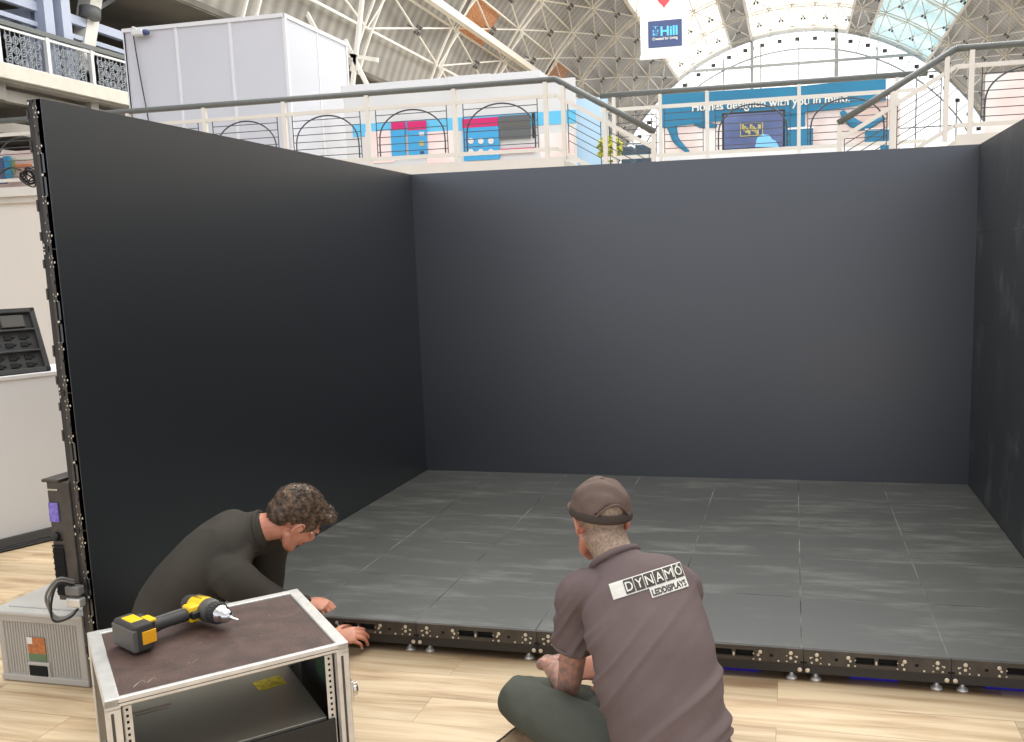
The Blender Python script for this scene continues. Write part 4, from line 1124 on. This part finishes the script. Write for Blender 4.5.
# information stand behind the railing
sy_ = 11.6
sd_ = thing('information_stand', 'white backdrop stand with blue band and pink posters behind the left railing', 'display stand', (at(460, 160, y=sy_).x, sy_, ZD))
pbox('backdrop', M['white'], 345, 86, 576, None, sy_+.02, .06, sd_)
pbox('blue_band', M['cyan2'], 352, 117, 576, 130, sy_+.005, .02, sd_)
pbox('roof_sheet', M['boothrail'], 340, 78, 540, 88, sy_+.01, .5, sd_)
pbox('roof_sheet', M['boothrail'], 448, 75, 490, 86, sy_-.02, .2, sd_)
pbox('pink_panel', M['pink'], 366, 131, 394, 163, sy_, .02, sd_)
pbox('pink_panel', M['pink'], 426, 131, 458, 163, sy_, .02, sd_)
pbox('pink_panel', M['pink'], 540, 133, 574, 158, sy_, .02, sd_)
po = thing('poster', 'tall blue poster pair with magenta headings on the white stand', 'poster', at(408, 157, y=sy_-.03))
pbox('blue_sheet', M['cyan'], 391, 128, 405, 157, sy_-.03, .02, po); pbox('blue_sheet', M['cyan'], 408, 128, 427, 157, sy_-.03, .02, po)
pbox('magenta_heading', M['magenta'], 391, 122, 405, 130, sy_-.035, .02, po); pbox('magenta_heading', M['magenta'], 407, 121, 426, 130, sy_-.035, .02, po)
pbox('round_icon', M['gold'], 419, 141, 424, 146, sy_-.04, .01, po); pbox('round_icon', M['navy'], 420, 151, 424, 154, sy_-.04, .01, po); pbox('round_icon', M['white'], 419, 132, 424, 136, sy_-.04, .01, po)
po = thing('poster', 'blue poster with white round icons under a magenta heading', 'poster', at(480, 157, y=sy_-.03))
pbox('blue_sheet', M['cyan'], 463, 126, 499, 160, sy_-.03, .02, po); pbox('magenta_heading', M['magenta'], 462, 118, 498, 127, sy_-.035, .02, po)
for u in (471, 481, 491):
    for v in (141, 152):
        c_ = at(u, v, y=sy_-.04); bm = B(); sweep(bm, [c_, c_+V((0, -.01, 0))], [.05, .05], side=(1, 0, 0), n=16, sub=1, cap=False); obj('round_icon', bm, M['white'], po, False)
po = thing('wall_screen', 'dark grey rectangular screen beside the blue icon poster', 'screen', at(514, 140, y=sy_-.03))
pbox('panel', M['grey'], 499, 115, 530, 139, sy_-.03, .03, po); pbox('panel_band', M['dark_strip'], 501, 120, 528, 127, sy_-.035, .01, po); pbox('magenta_band', M['magenta'], 500, 148, 535, 153, sy_-.03, .02, po); pbox('black_edge', M['cable'], 532, 113, 535, 138, sy_-.035, .02, po)
o = pbox('partition', M['lblue'], 572, 98, 608, None, sy_+.3, .06); tag(o, 'pale blue partition panel at the right end of the stand', 'partition')
# plant with yellow blossom
pc = at(610, 149, y=11.5); pl = thing('flowering_plant', 'round yellow-green blossoming plant behind the stair railing', 'plant', (pc.x, 11.5, ZD))
bm = B()
for k in range(260):
    v = V((random.gauss(0, 1), random.gauss(0, 1), random.gauss(0, 1))).normalized()*random.uniform(.5, 1)
    p = pc+V((v.x*.2, v.y*.2, v.z*.2)); ell(bm, p, (.035, .035, .028), sub=1)
obj('foliage', bm, M['leaf'], pl)
bm = B(); sweep(bm, [(pc.x, 11.5, ZD), (pc.x, 11.5, ZD+.12), (pc.x, 11.5, ZD+.16)], [.09, .12, .12], n=16, sub=1, cap=False); obj('pot', bm, M['white'], pl, True)
for i, (u0, u1, v0, v1) in enumerate(((621, 633, 146, None), (635, 650, 144, None))):
    o = pbox('equipment_box', M['stain'], u0, v0, u1, v1, 12+.6*i, .4, None, .03); tag(o, ['low slate-grey box right of the yellow plant', 'larger slate-grey box nearest the sloping stair rail'][i], 'box')

# teal banner wall
ty = 16.0
tw_ = thing('banner_wall', 'teal banner wall reading Homes designed with you in mind', 'banner', (at(770, 150, y=ty).x, ty, ZD))
def poly(name, m, pts, y, parent, th=.03):
    bm = B(); f = [bm.verts.new(at(u, v, y=y)) for u, v in pts]; g = [bm.verts.new(q.co+V((0, th, 0))) for q in f]
    bm.faces.new(f); bm.faces.new(g[::-1]); n_ = len(f)
    for k in range(n_): bm.faces.new((f[k], g[k], g[(k+1) % n_], f[(k+1) % n_]))
    return obj(name, bm, m, parent)
poly('banner', M['teal'], [(658, 93), (700, 92), (800, 86), (838, 82), (886, 76), (886, 100), (842, 108), (760, 118), (706, 122), (662, 128)], ty, tw_)
poly('mural', M['pale'], [(662, 118), (900, 98), (900, 176), (662, 180)], ty+.05, tw_)
poly('blue_strip', M['teal'], [(785, 106), (805, 104), (805, 148), (785, 149)], ty+.02, tw_)
for pts_ in ([(664, 118), (672, 128), (676, 140), (688, 152)], [(676, 122), (690, 116), (700, 124), (716, 126)], [(842, 112), (852, 122), (866, 126), (884, 118)]):
    bm = B(); sweep(bm, [at(u_, v_, y=ty+.03) for u_, v_ in pts_], [(.05, .02), (.09, .02), (.07, .02), (.04, .02)], side=(0, 0, 1), n=8, sub=5); obj('teal_swirl', bm, M['teal'], tw_, True)
bm = B()
pa, pb_ = at(692, 108.5, y=ty-.02), at(850, 99, y=ty-.02)
th_ = math.atan2(pb_.z-pa.z, pb_.x-pa.x); L_ = (pb_-pa).length
M4 = Matrix.Translation((pa+pb_)/2) @ Matrix.Rotation(-th_, 4, 'Y')
fit_text(bm, 'Homes designed with you in mind.', 0, 0, 0, L_, .23, 0, .02, M4); obj('lettering', bm, M['print'], tw_)
tv = thing('television', 'large flat television with dim blue picture on the mezzanine', 'television', (at(753, 152, y=14.5).x, 14.5, ZD))
pbox('bezel', M['black'], 722, 111, 785, 150, 14.5, .08, tv); pbox('screen', M['tvscreen'], 724, 113, 783, 147.5, 14.49, .02, tv)
poly('picture_wave', M['tvglow'], [(755, 147), (757, 138), (763, 134), (769, 135), (772, 139), (776, 141), (779, 147)], 14.48, tv, .005)
pbox('picture_frame', M['gold'], 740, 122, 763, 136, 14.482, .004, tv); pbox('picture_inner', M['navy'], 741, 123, 762, 135, 14.479, .004, tv)
for k in range(9):
    c_ = at(743+2.1*k, 126.5+((k*5) % 4)*1.7, y=14.474); bm = B(); box(bm, c_.x-.02-.008*(k % 3), c_.x+.02, 14.474, 14.478, c_.z-.05, c_.z+.04); obj('picture_mark', bm, M['gold'], tv)
bm = B(); c_ = at(753, 150, y=14.5); box(bm, c_.x-.03, c_.x+.03, 14.52, 14.56, ZD, c_.z); rbox(bm, c_.x-.35, c_.x+.35, 14.4, 14.7, ZD, ZD+.03, .01); obj('stand', bm, M['black'], tv)
for i, (u0, u1, v0, v1, lb) in enumerate(((788, 813, 128, 149, 'teal reception counter directly right of the television'), (866, 893, 129, 145, 'small teal counter below the right end of the banner'))):
    t_ = thing('counter', lb, 'counter', (at((u0+u1)/2, v1, y=14.3).x, 14.3, ZD))
    pbox('front', M['teal'], u0, v0+1, u1, None, 14.3, .4, t_); pbox('countertop', M['boothrail'], u0-1, v0-1, u1+1, v0+1, 14.28, .45, t_)
o = pbox('partition', M['pink'], 985, 72, 1060, None, 11.2, .08); tag(o, 'pinkish white partition behind the right railing', 'partition')
o = pbox('bench', M['boothrail'], 664, 150, 880, None, 13.4, .4); tag(o, 'long low white bench below the television', 'bench')

# hanging banner
hy = 24.0
hb = thing('hanging_banner', 'white hanging banner with a red heart above a navy square', 'banner', at(664, 57, y=hy))
pbox('cloth', M['bannerw'], 640, -40, 688, 56, hy, .03, hb)
pbox('hem_bar', M['boothrail'], 640, 54, 688, 58, hy-.02, .06, hb)
pbox('navy_square', M['navy'], 648, 20, 682, 47, hy-.01, .01, hb)
bm = B(); c_ = at(669, 30.5, y=hy-.02); w_ = at(678, 30, y=hy).x-at(661, 30, y=hy).x
fit_text(bm, 'Hill', c_.x, c_.z, hy-.02, w_, .26, 0, .03)
c2 = at(655.5, 31, y=hy-.02)
for k, s_ in enumerate(('T', 'H', 'E')): fit_text(bm, s_, c2.x, c2.z+.09-.09*k, hy-.02, .16, .07, 0, .0)
obj('lettering', bm, M['sky'], hb)
bm = B(); c_ = at(665, 38.5, y=hy-.02); fit_text(bm, 'Created for Living', c_.x, c_.z, hy-.02, .72, .10, 0, .02); obj('lettering', bm, M['print'], hb)
bm = B(); hcx = at(664, 7, y=hy-.02); hv = []
for k in range(40):
    a_ = 2*PI*k/40; x = 16*math.sin(a_)**3; z = 13*math.cos(a_)-5*math.cos(2*a_)-2*math.cos(3*a_)-math.cos(4*a_)
    hv.append(bm.verts.new((hcx.x+x*.0135, hy-.02, hcx.z+.235+z*.0165)))
bm.faces.new(hv); obj('heart', bm, M['red'], hb)
bm = B()
for u in (642, 686): 
    q = at(u, -40, y=hy); bar(bm, q, q+V((0, 0, 8)), .02)
obj('suspension_wire', bm, M['wire'], hb)

# ---------------------------------------------------------------- hall roof
XC, RR, ZC, Y0, Y1 = 2.9, 20.1, 2.9, 16.0, 92.0
def arc(deg, y, r=RR): 
    a_ = math.radians(deg); return V((XC+r*math.sin(a_), y, ZC+r*math.cos(a_)))
def strip(bm, d0, d1, y0, y1, r=RR, mi=0, step=3):
    n_ = max(1, int(abs(d1-d0)/step))
    rows = [[bm.verts.new(arc(d0+(d1-d0)*k/n_, yy, r)) for k in range(n_+1)] for yy in (y0, y1)]
    for k in range(n_):
        f = bm.faces.new((rows[0][k], rows[0][k+1], rows[1][k+1], rows[1][k])); f.material_index = mi
bm = B()
for d0, d1 in ((-19, -13), (13, 19), (36, 92)):
    strip(bm, d0, d1, Y0, Y1)
strip(bm, -70, -36, Y0, 42); strip(bm, -92, -36, 42, Y1)
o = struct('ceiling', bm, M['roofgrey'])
bm = B(); strip(bm, -36, -19, Y0, Y1); struct('window_1', bm, M['glassw'])
bm = B(); strip(bm, -13, 13, Y0, Y1); struct('window_2', bm, M['glassw'])
bm = B(); strip(bm, 19, 36, Y0, Y1); struct('window_3', bm, M['glassb'])
# steel: purlins, arch ribs and the diagonal lattice
DEG = 5.7; BAY = 8.0; r1 = RR-.25
yl = []
y = 90.0-8.0*9
while y <= Y1: yl.append(y); y += BAY
rows = [-87.4+DEG*k for k in range(32)]
bm = B()
for dg in rows: bar(bm, arc(dg, Y0 if dg > -70 else 42, r1), arc(dg, Y1, r1), .08, .10)
for dg in (-36, -19, -13, 13, 19, 36): bar(bm, arc(dg, Y0, r1-.1), arc(dg, Y1, r1-.1), .2, .2)
best = None
for k in range(200):
    dg = -75+k*.2; c_ = arc(dg, 60, r1); d_ = c_-CAM; z_ = d_.dot(_F); u_, v_ = CX+FPX*d_.dot(CR)/z_, CY-FPX*d_.dot(CU)/z_
    e_ = abs((v_-0)-(u_-415)*80/130)
    if best is None or e_ < best[0]: best = (e_, dg)
bar(bm, arc(best[1], 30, r1-.4), arc(best[1], Y1, r1-.4), .32, .36)
struct('trim_purlins', bm, M['roofrib'])
bm = B()
for yy in yl:
    for dd in (-.18, .18):
        for k in range(60):
            if -88+k*3 < -70 and yy < 42: continue
            bar(bm, arc(-88+k*3, yy+dd*2, r1-.15), arc(-88+(k+1)*3, yy+dd*2, r1-.15), .08, .09)
    for k in range(len(rows)-1):
        if rows[k] < -70 and yy < 42: continue
        bar(bm, arc(rows[k], yy-.36, r1-.3), arc(rows[k+1], yy+.36, r1-.3), .05)
struct('trim_arch_ribs', bm, M['roofrib'])
bm = B()
for i, yy in enumerate(yl[:-1]):
    for k in range(len(rows)-1):
        a0, a1 = rows[k], rows[k+1]
        if a0 < -70 and yy < 42: continue
        bar(bm, arc(a0, yy, r1-.1), arc(a1, yy+BAY, r1-.1), .065); bar(bm, arc(a1, yy, r1-.1), arc(a0, yy+BAY, r1-.1), .065)
struct('trim_lattice', bm, M['roofrib'])
bm = B()
for i, yy in enumerate(yl[:-1]):
    for k in range(len(rows)-1):
        if rows[k] < -70 and yy < 42: continue
        c_ = arc((rows[k]+rows[k+1])/2, yy+BAY/2, r1-.35)
        a_ = math.radians((rows[k]+rows[k+1])/2); m_ = Matrix.Translation(c_) @ Matrix.Rotation(a_, 4, 'Y')
        for px_, py_ in ((-.13, -.16), (.13, -.16), (-.13, .16), (.13, .16)):
            box(bm, px_-.08, px_+.08, py_-.1, py_+.1, -.04, .04, 0, m_)
        bar(bm, c_, arc((rows[k]+rows[k+1])/2, yy+BAY/2, RR), .04)
struct('trim_roof_clusters', bm, M['roofnode'])
bm = B()
def cell(u, v, w=1):
    best = None
    for k in range(len(rows)-1):
        for yy in yl[:-1]:
            c_ = arc((rows[k]+rows[k+1])/2, yy+BAY/2); d_ = c_-CAM; z_ = d_.dot(_F)
            if z_ < 1: continue
            e = (CX+FPX*d_.dot(CR)/z_-u)**2+(CY-FPX*d_.dot(CU)/z_-v)**2
            if best is None or e < best[0]: best = (e, k, yy)
    return best[1], best[2]
for (u, v) in ((486, 18), (560, 72)):
    k, yy = cell(u, v); strip(bm, rows[k], rows[k+1], yy+1, yy+BAY-3, RR-.08)
struct('ceiling_tan_panels', bm, M['rooforange'])
# end wall: glass lunette with bars
bm = B(); N_ = 60; c0v = bm.verts.new((XC, Y1, ZC-6)); prev = None
vsx = [bm.verts.new(arc(-90+180*k/N_, Y1, RR)) for k in range(N_+1)]
vsx = [bm.verts.new((XC-RR, Y1, 0))]+vsx+[bm.verts.new((XC+RR, Y1, 0))]
for k in range(len(vsx)-1): bm.faces.new((c0v, vsx[k], vsx[k+1]))
bm.faces.new((c0v, vsx[-1], vsx[0]))
struct('window_4', bm, M['glassend'])
bm = B()
for k in range(-5, 6):
    x = XC+k*3.6; zt_ = ZC+math.sqrt(max(0, (RR-1)**2-(k*3.6)**2)); bar(bm, (x, Y1-.2, 3), (x, Y1-.2, zt_), .13)
for z_ in (8, 13, 18): bar(bm, (XC-math.sqrt(RR**2-(z_-ZC)**2), Y1-.2, z_), (XC+math.sqrt(RR**2-(z_-ZC)**2), Y1-.2, z_), .12)
for u_ in (752, 836): x_ = at(u_, 60, y=Y1-.2).x; bar(bm, (x_, Y1-.2, 3), (x_, Y1-.2, ZC+math.sqrt(RR**2-(x_-XC)**2)), .3)
bar(bm, (XC-17, Y1-.3, at(650, 75, y=Y1).z), (XC+17, Y1-.3, at(650, 75, y=Y1).z), .25)
for rr_, w_ in ((RR-2.0, .14), (RR-.3, .3)):
    for k in range(60): bar(bm, arc(-90+3*k, Y1-.2, rr_), arc(-90+3*(k+1), Y1-.2, rr_), w_)
for k in range(36): bar(bm, arc(-88+5*k, Y1-.2, RR-2), arc(-88+5*k, Y1-.2, RR-.2), .08)
struct('trim_window_bars', bm, M['mull'])
bm = B()
for k in range(36):
    c_ = arc(-85.5+5*k, Y1-.3, RR-1.1); box(bm, c_.x-.2, c_.x+.2, c_.y-.05, c_.y+.05, c_.z-.16, c_.z+.16)
struct('trim_window_clusters', bm, M['roofnode'])
# ---------------------------------------------------------------- left gallery
GX = -16.5; GZ = 6.66
bm = B(); box(bm, -27, GX, 10, 60, GZ-.35, GZ); struct('floor_gallery', bm, M['gal'])
bm = B(); box(bm, GX, GX+.12, 10, 60, GZ-.28, GZ+.06); struct('trim_gallery_edge', bm, M['creamd'])
bm = B()
for z_ in (GZ-.6, GZ-1.4, GZ-2.1): box(bm, GX-.6, GX-.35, 10, 60, z_-.14, z_+.14)
for k in range(16): box(bm, -27, GX-.2, 10+3.2*k, 10.3+3.2*k, GZ-.75, GZ-.35)
struct('trim_gallery_beams', bm, M['gal'])
bm = B(); box(bm, -27.2, -27, 8, 60, 0, 16); struct('wall_left', bm, M['galdark'])
bm = B(); box(bm, -27, GX+.6, 10, 60, ZC+6.9, ZC+7.1); struct('ceiling_gallery', bm, M['galdark'])
gr = thing('railing', 'upper gallery railing with white posts and grey iron scrollwork', 'railing', (GX, 20, GZ))
za = at(0, 20, x=GX).z
ya = at(0, 40, x=GX).y
bm = B(); bar(bm, (GX, 12, GZ+1.08), (GX, 40, GZ+1.08), .09, .12); obj('handrail', bm, M['rail'], gr)
bm = B(); bar(bm, (GX, 12, GZ+.95), (GX, 40, GZ+.95), .06, .06); obj('upper_rail', bm, M['white'], gr)
bm = B(); bar(bm, (GX, 12, GZ+.08), (GX, 40, GZ+.08), .06, .06); obj('lower_rail', bm, M['white'], gr)
py0 = at(48, 60, x=GX).y; py1 = at(92, 70, x=GX).y; stp = py1-py0
py = py0-2*stp; prevy = None
k = 0
while py < 32:
    bm = B(); bar(bm, (GX, py, GZ), (GX, py, GZ+1.0), .11, .11, up=(1, 0, 0)); obj('post', bm, M['white'], gr)
    if py+stp < 33:
        bm = B(); nn = 5
        for a_ in range(nn):
            for b_ in range(3):
                c_ = V((GX, py+.22+(stp-.44)*(a_+.5)/nn, GZ+.22+.25*b_)); r_ = .13
                for q in range(2):
                    pts = [c_+V((0, (r_*(1-.11*t_))*math.cos(t_*.8+q*PI+a_+b_), (r_*(1-.11*t_))*math.sin(t_*.8+q*PI+a_+b_))) for t_ in range(8)]
                    sweep(bm, pts, [.017]*8, n=5, sub=2, cap=False)
        for a_ in range(10): bar(bm, (GX, py+.1+(stp-.2)*a_/9, GZ+.1), (GX, py+.1+(stp-.2)*a_/9, GZ+.93), .018)
        obj('scroll_panel', bm, M['scroll'], gr)
    py += stp
# pale blue steel column cluster on the gallery
cc_ = at(47, 20, x=GX-.5)
cl = thing('steel_column', 'pale blue steel column with crossing beams on the upper gallery', 'column', (cc_.x, cc_.y, GZ))
bm = B()
for dx, dy in ((-.35, -.2), (.15, -.25), (.25, .25)): box(bm, cc_.x+dx-.16, cc_.x+dx+.16, cc_.y+dy-.16, cc_.y+dy+.16, GZ, GZ+4.6)
obj('shaft', bm, M['bluesteel'], cl)
bm = B()
zz = at(47, 13, x=GX-.5).z
bar(bm, (cc_.x, cc_.y-4, zz+.1), (cc_.x, cc_.y+4, zz-.0), .18, .24); bar(bm, (cc_.x, cc_.y-4, zz-.35), (cc_.x, cc_.y+4, zz-.45), .12, .12); bar(bm, (cc_.x-6, cc_.y+.1, zz+.1), (cc_.x, cc_.y+.1, zz), .3, .3)
obj('beam', bm, M['bluesteel'], cl)
# big white raking strut and trusses at the gallery edge
rs = thing('roof_strut', 'large white raking strut rising from the gallery beside the blue column', 'strut', at(82, 60, x=GX-.6))
bm = B(); bar(bm, at(80, 70, x=GX-.6), at(95, -30, x=GX-.6), .42, .42); obj('strut', bm, M['cream'], rs)
bm = B(); bar(bm, at(88, 14, x=GX-.5), at(130, -12, x=GX-.5), .12, .12); cyl(bm, at(90, 8, x=GX-.3), at(90, 18, x=GX-.3), .28); obj('pin_joint', bm, M['grey'], rs)
bm = B()
for (p0, p1) in (((135, 0), (210, 20)), ((160, 0), (230, 18)), ((135, 0), (232, 2)), ((178, 3), (190, 13)), ((200, 2), (215, 14)), ((345, 85), (300, 0)), ((345, 40), (372, 95)), ((345, 55), (378, 60)), ((362, 0), (352, 90)), ((352, 90), (400, 96))):
    bar(bm, at(*p0, y=30), at(*p1, y=30), .14)
struct('trim_side_truss', bm, M['roofrib'])
bm = B(); box(bm, 22, 22.2, 8, 92, 0, 8); struct('wall_right', bm, M['galdark'])
bm = B(); box(bm, -27, -17.2, 60, 60.2, 0, 12); struct('wall_back', bm, M['galdark'])

# ---------------------------------------------------------------- light
w = bpy.data.worlds.new('World'); S.world = w; w.use_nodes = True
nt = w.node_tree; bg = nt.nodes['Background']
tc = nt.nodes.new('ShaderNodeTexCoord'); sp = nt.nodes.new('ShaderNodeSeparateXYZ'); nt.links.new(tc.outputs['Generated'], sp.inputs[0])
mr = nt.nodes.new('ShaderNodeMapRange'); mr.inputs['From Min'].default_value = -.2; mr.inputs['From Max'].default_value = .8; nt.links.new(sp.outputs['Z'], mr.inputs['Value'])
cr_ = nt.nodes.new('ShaderNodeValToRGB'); e = cr_.color_ramp.elements
e[0].position = .15; e[0].color = (.22, .21, .2, 1); e[1].position = .25; e[1].color = (1.5, 1.62, 1.9, 1)
k_ = e.new(.5); k_.color = (1.05, 1.05, 1.08, 1); k_ = e.new(1.0); k_.color = (.66, .65, .63, 1)
nt.links.new(mr.outputs[0], cr_.inputs['Fac']); nt.links.new(cr_.outputs['Color'], bg.inputs[0]); bg.inputs[1].default_value = 1.0
def area(name, loc, size, sy, power, rot, col=(1, 1, 1)):
    l = bpy.data.lights.new(name, 'AREA'); l.shape = 'RECTANGLE'; l.size = size; l.size_y = sy; l.energy = power; l.color = col
    o = bpy.data.objects.new(name, l); C.objects.link(o); o.location = loc; o.rotation_euler = rot; return o
area('roof_light', (2, -1, 14), 14, 12, 1500, (0, 0, 0), (1, .99, .97))
area('hall_light', (2, 30, 17), 20, 44, 12500, (0, 0, 0), (1, .99, .97))
area('mezzanine_light', (0, 4, 9), 14, 3, 110, (math.radians(60), 0, 0), (1, .99, .97))
